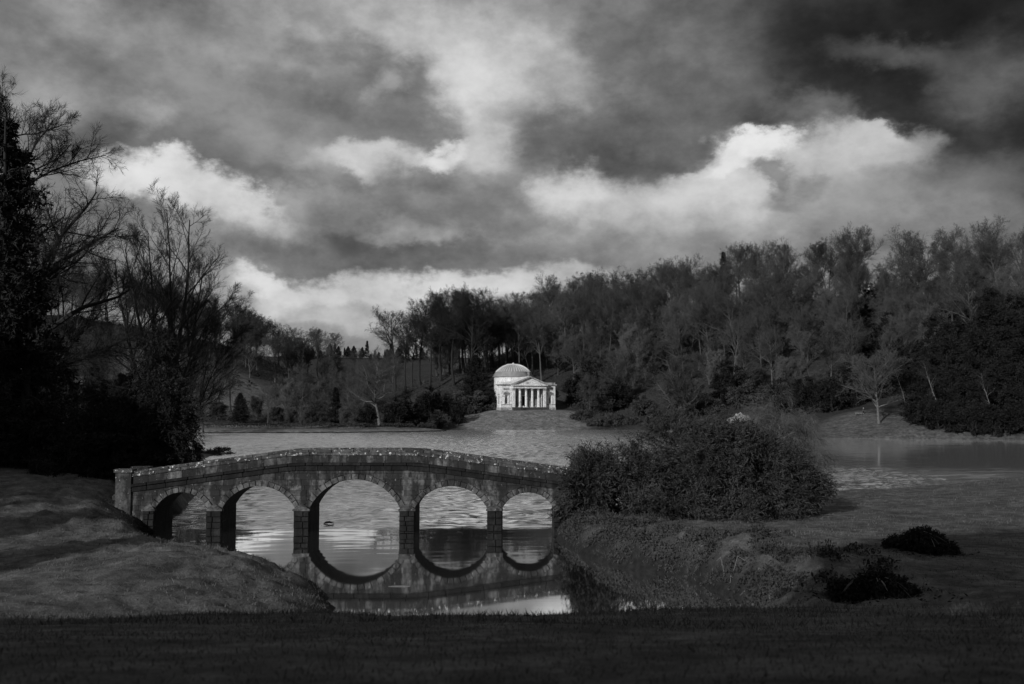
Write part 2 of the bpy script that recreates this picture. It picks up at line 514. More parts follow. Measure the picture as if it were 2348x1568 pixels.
CTRL = [(x, d, z) for x in (-14, -7, 0, 7, 14) for d, z in ((4, 6.05), (10, 5.25), (15, 4.4), (20, 3.5))]
CTRL += [(-6, 25, 2.4), (0, 25, 2.4), (5, 26, 2.3), (-6, 29, 1.2), (0, 28.5, 1.3), (-14, 29, 1.7), (-14, 36, 1.7), (-13, 40, 1.8), (-17, 46, 1.5), (-10, 36, 1.4),
         (-22, 36, 1.2), (-22, 44, 1.25), (-22, 50, 1.2), (-25.5, 60, 2.5), (-27, 54, 1.7), (-35, 40, 2.0), (-36, 58, 2.6), (-30, 66, 3.0), (-26, 66, 2.9), (-40, 76, 3.4),
         (-24, 26, 2.6), (-24, 16, 4.2), (-40, 20, 4.5), (-60, 25, 5.5), (-60, 80, 4), (-60, 150, 3), (-80, 120, 4), (-120, 150, 6), (-200, 200, 20), (-50, 150, .5), (-54, 168, .5),
         (-24, 4, 6.1), (24, 4, 6.2), (0, -10, 6.4), (0, -30, 7.5), (-40, -20, 7.5), (40, -20, 7.5), (80, 0, 7), (-100, 0, 9), (0, -120, 12), (140, 40, 6), (-200, -50, 14), (200, -60, 12),
         (13, 24, 3.0), (12, 30, 1.9), (12, 36, 1.7), (11, 42, 1.7), (10, 48, 1.6), (7.5, 54, 1.3), (9, 60, 1.1), (15, 66, .7), (15, 56, .9), (22, 50, 1.1), (22, 60, .9), (22, 38, 1.6), (20, 31, 2.2), (26, 24, 3.2),
         (26, 75, .6), (40, 88, .6), (40, 70, .9), (38, 50, 1.4), (40, 38, 2.2), (40, 28, 3.2), (60, 60, 1.4), (60, 90, 1.0), (100, 100, 1.2), (80, 30, 4), (200, 120, 2),
         # spit and left valley
         (-60, 296, .9), (-35, 306, .8), (-26, 313, .7), (-90, 293, .9), (-130, 290, 1.2), (-60, 320, 1.4), (-100, 320, 1.8), (-34, 330, 1.5), (-30, 345, 3),
         (-60, 350, 3), (-80, 440, 8), (-85, 400, 5), (-110, 600, 16), (-60, 600, 14), (-60, 750, 26), (-130, 900, 50), (-60, 950, 52), (0, 950, 55), (-200, 950, 55), (-113, 420, 18), (-105, 370, 9), (-125, 340, 6), (-123, 480, 33), (-100, 490, 20),
         (-160, 450, 42), (-210, 400, 45), (-260, 330, 40), (-165, 330, 9), (-150, 600, 36), (-250, 600, 46), (-180, 280, 8), (-300, 250, 40),
         # temple mound
         (5, 358, 6.5), (-6, 354, 6.3), (15, 353, 6.3), (5, 349, 6.0), (5, 343, 4.4), (5, 336, 2.0), (-15, 344, 3.2), (25, 344, 3.0), (-17, 335, 1.2), (23, 335, 1.0), (5, 372, 6.8), (14, 372, 7), (-6, 372, 6.8), (-30, 365, 6), (40, 355, 5), (36, 340, 1.5),
         # hill behind
         (-45, 390, 14), (-22, 392, 19), (-2, 400, 19), (30, 405, 22), (70, 390, 22), (110, 360, 24), (150, 330, 24), (190, 300, 22),
         (-50, 470, 16), (-9, 470, 31), (27, 490, 43), (70, 490, 50), (120, 475, 58), (170, 440, 55), (212, 410, 53), (300, 380, 55), (0, 620, 32), (100, 600, 55), (250, 520, 56), (400, 450, 55), (0, 760, 36), (200, 800, 60),
         # right far lawn
         (84, 252, 1.4), (97, 252, 3.6), (93, 266, 6.2), (120, 241, 2.0), (130, 258, 5), (72, 282, 3.0), (62, 305, 3), (50, 340, 3), (150, 246, 4), (180, 235, 4), (70, 310, 4.2), (110, 280, 8), (250, 230, 8), (330, 200, 10), (400, 100, 8)]
CTRL = np.array(CTRL, float)

def _rbf_solve():
    d = np.sqrt(((CTRL[:, None, :2] - CTRL[None, :, :2]) ** 2).sum(-1) + 9.0)
    n = len(CTRL)
    A = np.zeros((n + 1, n + 1)); A[:n, :n] = -d; A[:n, n] = 1; A[n, :n] = 1
    A[:n, :n] -= np.eye(n) * 0.02
    return np.linalg.solve(A, np.concatenate([CTRL[:, 2], [0]]))
_w = _rbf_solve()

def ground_z(x, y, detail=True):
    x, y = np.atleast_1d(np.asarray(x, float)), np.atleast_1d(np.asarray(y, float))
    shp = x.shape; x, y = x.ravel(), y.ravel()
    H = np.full(x.shape, _w[-1])
    for (cx, cy, _), w in zip(CTRL, _w[:-1]):
        H -= w * np.sqrt((x - cx) ** 2 + (y - cy) ** 2 + 9.0)
    H = np.maximum(H, .35)
    sd = lake_sd(x, y)
    near = np.clip((95 - y) / 15, 0, 1)
    if detail:
        tus = np.exp(-np.maximum(sd, 0) / 5.0) * near * np.clip(sd / .8, 0, 1) * np.clip((y - 27) / 4, 0, 1)
        H = H + .05 * fbm(x * .9, y * .9, 3, 3) * near + .45 * fbm(x * .22, y * .22, 3, 41) * near * np.clip((y - 12) / 8, 0, 1) * np.clip((40 - y) / 10, 0, 1)
        H = H + tus * (np.where(x < -2, 1.9, 1.5) * fbm(x * .85, y * .85, 4, 11) + np.where(x < -2, .95, .7) * fbm(x * 2.0, y * 2.0, 3, 21))
        H = H + (1 - near) * fbm(x * .05, y * .05, 4, 5) * np.clip(sd / 40, 0, 1) * 5 * np.clip((np.hypot(x - 5, y - 355) - 30) / 40, 0, 1) * np.clip((y - 230) / 60, 0, 1)
        sd = sd + near * np.clip((y - 27) / 4, 0, 1) * (.7 * fbm(x * .8, y * .8, 3, 31))
    wdt = np.where(near > .5, np.where(x < -2, 1.7, .9), 1.5)
    land = H * (1 - np.exp(-np.maximum(sd, 0) / wdt))
    z = np.where(sd > 0, land, np.maximum(-1.6, sd * .6)) + np.where(sd > 0, .03, -.05)
    return z.reshape(shp)

def gz(x, y):
    return float(ground_z(x, y)[0])

def axis(near, mid, far, step, mstep):
    """grid lines: fine near the viewpoint, medium as far as the far bank, then coarse"""
    a = list(np.arange(near[0], near[1], step))
    s, v = step, a[-1]
    while v < far[1]: s = min(s * 1.07, mstep if v < mid[1] else 60); v += s; a.append(v)
    s, v, pre = step, a[0], []
    while v > far[0]: s = min(s * 1.07, mstep if v > mid[0] else 60); v -= s; pre.append(v)
    return np.array(pre[::-1] + a)

def build_ground():
    xs = axis((-36, 34), (-150, 180), (-2500, 2500), .31, 3.0); ys = axis((3, 72), (0, 430), (-600, 3200), .30, 2.8)
    X, Y = np.meshgrid(xs, ys)
    Z = ground_z(X, Y)
    nx, ny = len(xs), len(ys)
    i = (np.arange(ny - 1)[:, None] * nx + np.arange(nx - 1)[None, :]).ravel()
    F = np.stack([i, i + 1, i + nx + 1, i + nx], 1)
    sd = lake_sd(X, Y)
    wood = woodland(X, Y)
    m = bpy.data.materials.new('ground'); m.use_nodes = True
    nt = m.node_tree; N, L = nt.nodes.new, nt.links.new
    p = nt.nodes['Principled BSDF']; p.inputs['Roughness'].default_value = .95; p.inputs['Specular IOR Level'].default_value = .1
    pos = N('ShaderNodeNewGeometry').outputs['Position']
    def noise(s, d=6, r=.6):
        n = N('ShaderNodeTexNoise'); n.inputs['Scale'].default_value = s; n.inputs['Detail'].default_value = d; n.inputs['Roughness'].default_value = r
        L(pos, n.inputs['Vector']); return n.outputs[0]
    def rng_(v, a, b, c, d):
        n = N('ShaderNodeMapRange'); L(v, n.inputs[0])
        for k, q in enumerate((a, b, c, d)): n.inputs[k + 1].default_value = q
        return n.outputs[0]
    def mul(a, b):
        q = N('ShaderNodeMath'); q.operation = 'MULTIPLY'; L(a, q.inputs[0]); L(b, q.inputs[1]); return q.outputs[0]
    at_ = N('ShaderNodeAttribute'); at_.attribute_name = 'wood'
    lawn = mul(mul(mul(rng_(noise(.5, 5), .32, .68, .052, .115), rng_(noise(1.4, 4), .35, .65, .62, 1.3)), rng_(noise(2.2, 8, .7), .3, .7, .7, 1.3)), rng_(noise(14, 4), .3, .7, .7, 1.3))
    ap = N('ShaderNodeAttribute'); ap.attribute_name = 'pale'
    lawn = mul(lawn, rng_(ap.outputs['Fac'], 0, 1, 1, 1.7))
    floor_ = mul(rng_(noise(.15), .3, .7, .02, .045), rng_(noise(1.2, 8), .3, .7, .6, 1.4))
    mx = N('ShaderNodeMix'); mx.data_type = 'FLOAT'; L(at_.outputs['Fac'], mx.inputs[0]); L(lawn, mx.inputs[2]); L(floor_, mx.inputs[3])
    am = N('ShaderNodeAttribute'); am.attribute_name = 'mud'
    m2 = N('ShaderNodeMix'); m2.data_type = 'FLOAT'; L(am.outputs['Fac'], m2.inputs[0]); L(mx.outputs[0], m2.inputs[2]); L(rng_(noise(3), .3, .7, .010, .03), m2.inputs[3])
    cc = N('ShaderNodeCombineColor')
    for k in range(3): L(m2.outputs[0], cc.inputs[k])
    L(cc.outputs[0], p.inputs['Base Color'])
    b = N('ShaderNodeBump'); b.inputs['Strength'].default_value = .9; b.inputs['Distance'].default_value = .08
    L(noise(5, 8, .7), b.inputs['Height']); L(b.outputs[0], p.inputs['Normal'])
    me = new_mesh('ground', np.stack([X, Y, Z], -1), [F], m, True)
    a = me.attributes.new('wood', 'FLOAT', 'POINT'); a.data.foreach_set('value', wood.ravel().astype(np.float32))
    mud = np.clip(1.25 - (sd + 1.2 * fbm(X * .9, Y * .9, 3, 55)) / 1.1, 0, 1) * (Y < 75) * (Y > 26)
    a = me.attributes.new('mud', 'FLOAT', 'POINT'); a.data.foreach_set('value', mud.ravel().astype(np.float32))
    a = me.attributes.new('pale', 'FLOAT', 'POINT'); a.data.foreach_set('value', pale_grass(X, Y).ravel().astype(np.float32))
    o = link('ground', me); o['kind'] = 'structure'; o['label'] = 'dark grassy banks and wooded slopes round the lake'
    return o

def pale_grass(x, y):
    """paler grass: the temple lawn, the spit and the hill pasture"""
    def ell(cx, cy, rx, ry): return np.sqrt(((x - cx) / rx) ** 2 + ((y - cy) / ry) ** 2)
    w = np.clip((1.15 - ell(4, 344, 24, 20)) * 6, 0, 1)
    w = np.maximum(w, np.clip((1.2 - ell(-122, 385, 34, 42)) * 4, 0, 1) * .8)
    return np.maximum(w, ((y > 278) & (y < 318) & (x < -19)) * .9)

def woodland(x, y):
    """1 where the floor is leaf litter and scrub, 0 on mown grass"""
    x, y = np.asarray(x, float), np.asarray(y, float)
    n = fbm(x * .04, y * .04, 3, 9) * 14
    def ell(cx, cy, rx, ry): return np.sqrt(((x - cx) / rx) ** 2 + ((y - cy) / ry) ** 2)
    w = np.clip((y + n - 316) / 14, 0, 1) * (y > 250)
    w = np.maximum(w, np.clip((y - 205) / 20, 0, 1) * (x > 55))
    w = w * np.clip((ell(4, 344, 22, 18) - 1) * 4, 0, 1)                       # temple lawn
    w = w * np.clip((ell(104, 250, 24, 21) - 1) * 4, 0, 1)                      # far right lawn
    w = w * np.clip((ell(-122, 385, 34, 42) - 1) * 3, 0, 1)                      # pasture on the left
    w = np.maximum(w, np.clip((-62 - x) / 10, 0, 1) * np.clip((y - 70) / 10, 0, 1) * (y < 270))
    return w

build_ground()

WAVE = .38
def build_lake():
    m = bpy.data.materials.new('water'); m.use_nodes = True
    nt = m.node_tree; N, L = nt.nodes.new, nt.links.new
    p = nt.nodes['Principled BSDF']
    p.inputs['Base Color'].default_value = (.006, .006, .006, 1)
    p.inputs['Roughness'].default_value = .03
    p.inputs['IOR'].default_value = 1.9
    pos = N('ShaderNodeNewGeometry').outputs['Position']
    sep = N('ShaderNodeSeparateXYZ'); L(pos, sep.inputs[0])
    def rng_(v, a, b, c, d):
        n = N('ShaderNodeMapRange'); L(v, n.inputs[0])
        for k, q in enumerate((a, b, c, d)): n.inputs[k + 1].default_value = q
        return n.outputs[0]
    def noise(s, stretch, d=4, r=.5):
        v = N('ShaderNodeVectorMath'); v.operation = 'MULTIPLY'; v.inputs[1].default_value = stretch; L(pos, v.inputs[0])
        n = N('ShaderNodeTexNoise'); n.inputs['Scale'].default_value = s; n.inputs['Detail'].default_value = d; n.inputs['Roughness'].default_value = r
        L(v.outputs[0], n.inputs['Vector']); return n.outputs[0]
    def mul(a, b):
        q = N('ShaderNodeMath'); q.operation = 'MULTIPLY'; L(a, q.inputs[0]); L(b, q.inputs[1]); return q.outputs[0]
    open_ = rng_(sep.outputs[1], 62.8, 64.2, .02, 1)              # the inlet below the bridge lies sheltered
    # the far right of the lake lies calm under the wooded bank, the rest is ruffled by the wind
    bx = rng_(sep.outputs[0], 22, 50, 0, 1); by = rng_(sep.outputs[1], 112, 135, 0, 1)
    calm = mul(bx, by)
    ruff = rng_(calm, 0, 1, 1, .12)
    open_ = mul(open_, ruff)
    patch = rng_(noise(.06, (.35, 1, 1), 3), .35, .65, .35, 1)
    b = N('ShaderNodeBump'); b.inputs['Distance'].default_value = .03
    L(mul(open_, patch), b.inputs['Strength'])
    h = N('ShaderNodeMath'); h.operation = 'ADD'
    L(noise(1.5, (.45, 1, 1), 5, .6), h.inputs[0]); L(mul(noise(.45, (.4, 1, 1), 2), rng_(sep.outputs[1], 66, 130, 2.2, 1.0)), h.inputs[1])
    L(h.outputs[0], b.inputs['Height']); L(b.outputs[0], p.inputs['Normal'])
    out = [n for n in nt.nodes if n.type == 'OUTPUT_MATERIAL'][0]
    gl = N('ShaderNodeBsdfGlossy'); L(rng_(mul(open_, rng_(sep.outputs[1], 64, 150, .25, 1)), 0, 1, .035, .26), gl.inputs['Roughness'])     # ripples too fine to build
    gl.inputs['Color'].default_value = (1, 1, 1, 1); L(b.outputs[0], gl.inputs['Normal'])
    lw = N('ShaderNodeFresnel'); lw.inputs[0].default_value = 1.9
    fa = N('ShaderNodeMath'); fa.operation = 'POWER'; L(lw.outputs[0], fa.inputs[0]); fa.inputs[1].default_value = .25
    mx = N('ShaderNodeMixShader'); L(fa.outputs[0], mx.inputs[0]); L(p.outputs[0], mx.inputs[1]); L(gl.outputs[0], mx.inputs[2])
    lake_lift = N('ShaderNodeBsdfDiffuse'); sv = rng_(sep.outputs[1], 62.5, 66, .004, .045)                # diffuse colour brightens the open lake in place of reflected sky
    sc_ = N('ShaderNodeCombineColor')
    for k in range(3): L(sv, sc_.inputs[k])
    L(sc_.outputs[0], lake_lift.inputs['Color'])
    ad = N('ShaderNodeAddShader'); L(mx.outputs[0], ad.inputs[0]); L(lake_lift.outputs[0], ad.inputs[1])
    L(ad.outputs[0], out.inputs[0])
    # the surface itself: wind waves on the open lake, flat water in the inlet
    ys = np.concatenate([[24, 34], np.arange(40, 62.3, .3), np.arange(62.5, 120, .24), np.arange(120, 200, .36), np.arange(200, 336, .55), [345]])
    xs = np.concatenate([[-260, -200], np.arange(-170, -60, 2.0), np.arange(-60, -46, 1.0), np.arange(-46, 46, .5), np.arange(46, 150, 2.0), [200, 320]])
    X, Y = np.meshgrid(xs, ys)
    sm = lambda v, p, q: (lambda t: t * t * (3 - 2 * t))(np.clip((v - p) / (q - p), 0, 1))
    calm_ = sm(X, 22, 50) * sm(Y, 112, 135)
    amp = np.maximum(sm(Y, 62.8, 65.5), .035 * sm(Y, 44, 60)) * (1 - .9 * calm_) * (.65 + .9 * vnoise(X * .02, Y * .05, 77)) * np.clip(lake_sd(X, Y) * -.6, 0, 1) * (np.abs(X) < 160)
    h = fbm(X * 1.0 + Y * .08, Y * 2.2, 2, 81) * WAVE + .45 * WAVE * fbm(X * .16, Y * .35 + X * .03, 2, 91)
    Z = h * amp
    nx, ny = len(xs), len(ys)
    i = (np.arange(ny - 1)[:, None] * nx + np.arange(nx - 1)[None, :]).ravel()
    me = new_mesh('lake', np.stack([X, Y, Z], -1), [np.stack([i, i + 1, i + nx + 1, i + nx], 1)], m, True)
    o = link('lake', me); o['kind'] = 'structure'; o['label'] = 'pale rippled lake and its still inlet below the bridge'
build_lake()
# ------------------------------------------------------------------ stone bridge
BX, BY0, BY1 = -9.7, 62.0, 65.1
def cope_z(x):
    a = abs(x)
    return 5.03 - .135 * (math.sqrt(max(a - 3.5, 0) ** 2 + (.25 if a > 3.5 else 0)) - (.5 if a > 3.5 else 0)) if a > 3.5 else 5.03
ARCHES = [(0, 2.77, 3.2), (5.94, 2.22, 2.79), (-5.94, 2.22, 2.79), (10.69, 1.59, 2.40), (-10.69, 1.59, 2.40)]
SPRING = 1.44
def arch_geo(a, crown):
    b = crown - SPRING
    r = (a * a + b * b) / (2 * b)
    return r, crown - r            # radius, centre height
def intrados(x, off=0.0):
    """height of the arch soffit at x, None in the piers"""
    for c, a, cr in ARCHES:
        r, zc = arch_geo(a, cr)
        if abs(x - c) < (a if off == 0 else a + off * .9) :
            q = (r + off) ** 2 - (x - c) ** 2
            if q > 0: return zc + math.sqrt(q)
    return None

def stone_block(poly, y0, y1, ch=.025, jit=.015, gap=.011):
    """one dressed stone: x-z outline (counter clockwise seen from the front), chamfered front"""
    c = np.mean(poly, axis=0)
    out = []
    for x, z in poly:
        v = np.array((x, z)) - c; l = np.linalg.norm(v)
        out.append(c + v * (1 - gap * 1.4 / max(l, .05)))
    yf = y0 + rnd.uniform(-jit, jit)
    g = Geo(); n = len(out)
    fr = [c + (q - c) * (1 - ch / max(np.linalg.norm(q - c), .05)) for q in out]
    V = [(q[0], yf, q[1]) for q in fr] + [(q[0], yf + ch, q[1]) for q in out] + [(q[0], y1, q[1]) for q in out]
    F = [(k * n + i, k * n + (i + 1) % n, (k + 1) * n + (i + 1) % n, (k + 1) * n + i) for k in (0, 1) for i in range(n)]
    T = [(0, i, i + 1) for i in range(1, n - 1)] + [(2 * n, 2 * n + i + 1, 2 * n + i) for i in range(1, n - 1)]
    return g.add(V, F, T)

def build_bridge():
    B = thing('stone_bridge', 'old weathered stone bridge of five arches over the inlet', 'bridge', (BX, 0, 0))
    END = 14.6
    # core: the rubble body with the five barrel vaults
    xs = set(np.linspace(-END, END, 123))
    edges = []
    for c, a, _ in ARCHES: edges += [c - a, c + a]
    strips, cur = [], []
    pts = sorted(xs | set(edges))
    def bottom(x, side):
        z = intrados(x + side * 1e-4)
        return z if z is not None else -1.6
    g = Geo()
    for x0, x1 in zip(pts[:-1], pts[1:]):
        b0, b1 = bottom(x0, 1), bottom(x1, -1)
        t0, t1 = cope_z(x0) - 1.1, cope_z(x1) - 1.1
        y0, y1 = BY0 + .05, BY1 - .05
        V = [(x0, y0, b0), (x1, y0, b1), (x1, y0, t1), (x0, y0, t0), (x0, y1, b0), (x1, y1, b1), (x1, y1, t1), (x0, y1, t0)]
        F = [(0, 1, 2, 3), (5, 4, 7, 6), (3, 2, 6, 7), (1, 0, 4, 5)]
        g.add(V, F)
    for c, a, _ in ARCHES:
        for s in (-1, 1):
            x = c + s * a
            g.add([(x, BY0 + .05, -1.6), (x, BY1 - .05, -1.6), (x, BY1 - .05, SPRING), (x, BY0 + .05, SPRING)], [(0, 1, 2, 3) if s < 0 else (3, 2, 1, 0)])
    for s in (-1, 1):
        z = cope_z(END) - 1.1
        g.add([(s * END, BY0 + .05, -1.6), (s * END, BY1 - .05, -1.6), (s * END, BY1 - .05, z), (s * END, BY0 + .05, z)], [(0, 1, 2, 3)])
    g.obj('masonry_core', M['mortar'], B)
    # long courses: coping, parapet, string course, on both faces
    def course(name, dz0, dz1, step, y0, y1, m, ch, lim=13.85):
        x = -lim
        while x < lim - .05:
            x1 = min(x + step * rnd.uniform(.8, 1.25), lim)
            if lim - x1 < step * .4: x1 = lim
            poly = [(x, cope_z(x) + dz0), (x1, cope_z(x1) + dz0), (x1, cope_z(x1) + dz1), (x, cope_z(x) + dz1)]
            stone_block(np.array(poly), y0, y1, ch, .006, .004).obj(name, m, B)
            x = x1
    for y0, y1, sg in ((BY0, BY0 + .38, 1), (BY1 - .38, BY1, -1)):
        o0, o1 = (.09, .05) if sg > 0 else (.05, .09)
        course('coping_stone', -.14, 0, 1.15, y0 - o0, y1 + o1, M['stone_cope'], .04)
        course('coping_stone', -.34, -.143, 1.3, y0 - o0 * .6, y1 + o1 * .6, M['stone_cope'], .03)
        course('parapet_stone', -.80, -.343, 1.0, y0, y1, M['stone'], .015)
        course('string_stone', -.96, -.803, 1.2, y0 - (.16 if sg > 0 else 0), y1 + (.16 if sg < 0 else 0), M['stone_stained'], .05)
        course('string_stone', -1.27, -.963, 1.1, y0 - (.07 if sg > 0 else 0), y1 + (.07 if sg < 0 else 0), M['stone_stained'], .03)
    # voussoirs
    TH = .35
    for c, a, cr in ARCHES:
        r, zc = arch_geo(a, cr)
        t0 = math.asin(a / r)
        n = int(round(2 * t0 * r / .40)) | 1
        A = np.linspace(-t0, t0, n + 1)
        for k in range(n):
            th = TH * rnd.uniform(.92, 1.1)
            A0, A1 = A[k], A[k + 1]
            poly = np.array([(c + r * math.sin(A0), zc + r * math.cos(A0)), (c + r * math.sin(A1), zc + r * math.cos(A1)),
                             (c + (r + th) * math.sin(A1), zc + (r + th) * math.cos(A1)), (c + (r + th) * math.sin(A0), zc + (r + th) * math.cos(A0))])
            stone_block(poly, BY0 - .05 + rnd.uniform(-.02, .02), BY0 + .40, .03).obj('voussoir', M['stone_ring'], B)
    # spandrel ashlar, cut to the arch rings
    z = -.9; row = 0
    while z < 3.8:
        z1 = z + rnd.uniform(.27, .38)
        x = -END - rnd.uniform(0, .5)
        while x < END:
            x1 = x + rnd.uniform(.5, 1.0)
            cells = []
            for q0, q1 in zip(np.linspace(x, x1, 5)[:-1], np.linspace(x, x1, 5)[1:]):
                lo = []
                for q in (q0, q1):
                    e = None
                    for c, a, cr in ARCHES:
                        r, zc = arch_geo(a, cr)
                        if abs(q - c) < a + .02: e = max(zc + math.sqrt(max((r + TH) ** 2 - (q - c) ** 2, 0)) + .01, z)
                        elif abs(q - c) < a + .36 and z1 > SPRING - .02:
                            w = (r + TH) ** 2 - (q - c) ** 2
                            if w > 0: e = max(e or z, zc + math.sqrt(w) + .01)
                    lo.append(max(z, e) if e is not None else z)
                hi = [min(z1, cope_z(q) - 1.275) for q in (q0, q1)]
                cells.append((q0, q1, lo, hi))
            g = Geo(); yf = BY0 + rnd.uniform(-.008, .014); any_ = False
            for q0, q1, lo, hi in cells:
                inpier = any(c - a < (q0 + q1) / 2 < c + a for c, a, _ in ARCHES)
                if inpier and z1 < SPRING: continue
                if lo[0] > hi[0] - .02 and lo[1] > hi[1] - .02: continue
                l0, l1, h0, h1 = min(lo[0], hi[0]), min(lo[1], hi[1]), hi[0], hi[1]
                a0 = q0 + (.01 if q0 == x else 0); a1 = q1 - (.01 if abs(q1 - x1) < 1e-6 else 0)
                V = [(a0, yf, l0), (a1, yf, l1), (a1, yf, max(h1 - .012, l1)), (a0, yf, max(h0 - .012, l0))]
                V += [(v[0], BY0 + .12, v[2]) for v in V]
                g.add(V, [(0, 1, 2, 3), (1, 5, 6, 2), (4, 0, 3, 7), (3, 2, 6, 7), (0, 4, 5, 1)]); any_ = True
            if any_: g.obj('ashlar_stone', M['stone'], B)
            x = x1
        z = z1; row += 1
    # piers: projecting coursed blocks with pyramid caps
    for x0, x1 in ((2.77, 3.72), (8.16, 9.1), (-3.72, -2.77), (-9.1, -8.16), (12.28, 13.0), (-13.0, -12.28)):
        z = -.7
        P = Geo()
        while z < 1.28:
            z1 = min(z + rnd.uniform(.26, .42), 1.3)
            if 1.3 - z1 < .15: z1 = 1.3
            sp = x0 + (x1 - x0) * rnd.uniform(.35, .65)
            for a, b in ((x0, sp), (sp, x1)):
                poly = np.array([(a + (.0 if a == x0 else 0), z), (b, z), (b, z1), (a, z1)])
                stone_block(poly, BY0 - .34 + rnd.uniform(-.03, .03), BY0 + .06, .04, .02, .012).obj('pier_stone', M['stone_stained'], B)
            z = z1
        xm = (x0 + x1) / 2
        V = [(x0 - .05, BY0 - .40, 1.3), (x1 + .05, BY0 - .40, 1.3), (x1 + .05, BY0 + .02, 1.3), (x0 - .05, BY0 + .02, 1.3),
             (x0 - .05, BY0 - .40, 1.40), (x1 + .05, BY0 - .40, 1.40), (x1 + .05, BY0 + .02, 1.40), (x0 - .05, BY0 + .02, 1.40), (xm, BY0 - .02, 1.72)]
        Geo().add(V, [(0, 3, 2, 1), (0, 1, 5, 4), (1, 2, 6, 5), (2, 3, 7, 6), (3, 0, 4, 7)], [(4, 5, 8), (5, 6, 8), (6, 7, 8), (7, 4, 8)]).obj('pier_cap', M['stone_ring'], B)
    # end pillars
    for s in (-1, 1):
        for y0 in (BY0 - .12, BY1 - .55):
            x = s * 14.3; t = cope_z(13.85) + .14
            stone_block(np.array([(x - .5, .4), (x + .5, .4), (x + .5, t - .22), (x - .5, t - .22)]), y0, y0 + .67, .04).obj('end_pillar', M['stone'], B)
            stone_block(np.array([(x - .6, t - .217), (x + .6, t - .217), (x + .6, t), (x - .6, t)]), y0 - .1, y0 + .77, .05).obj('pillar_cap', M['stone_cope'], B)
    return B
build_bridge()
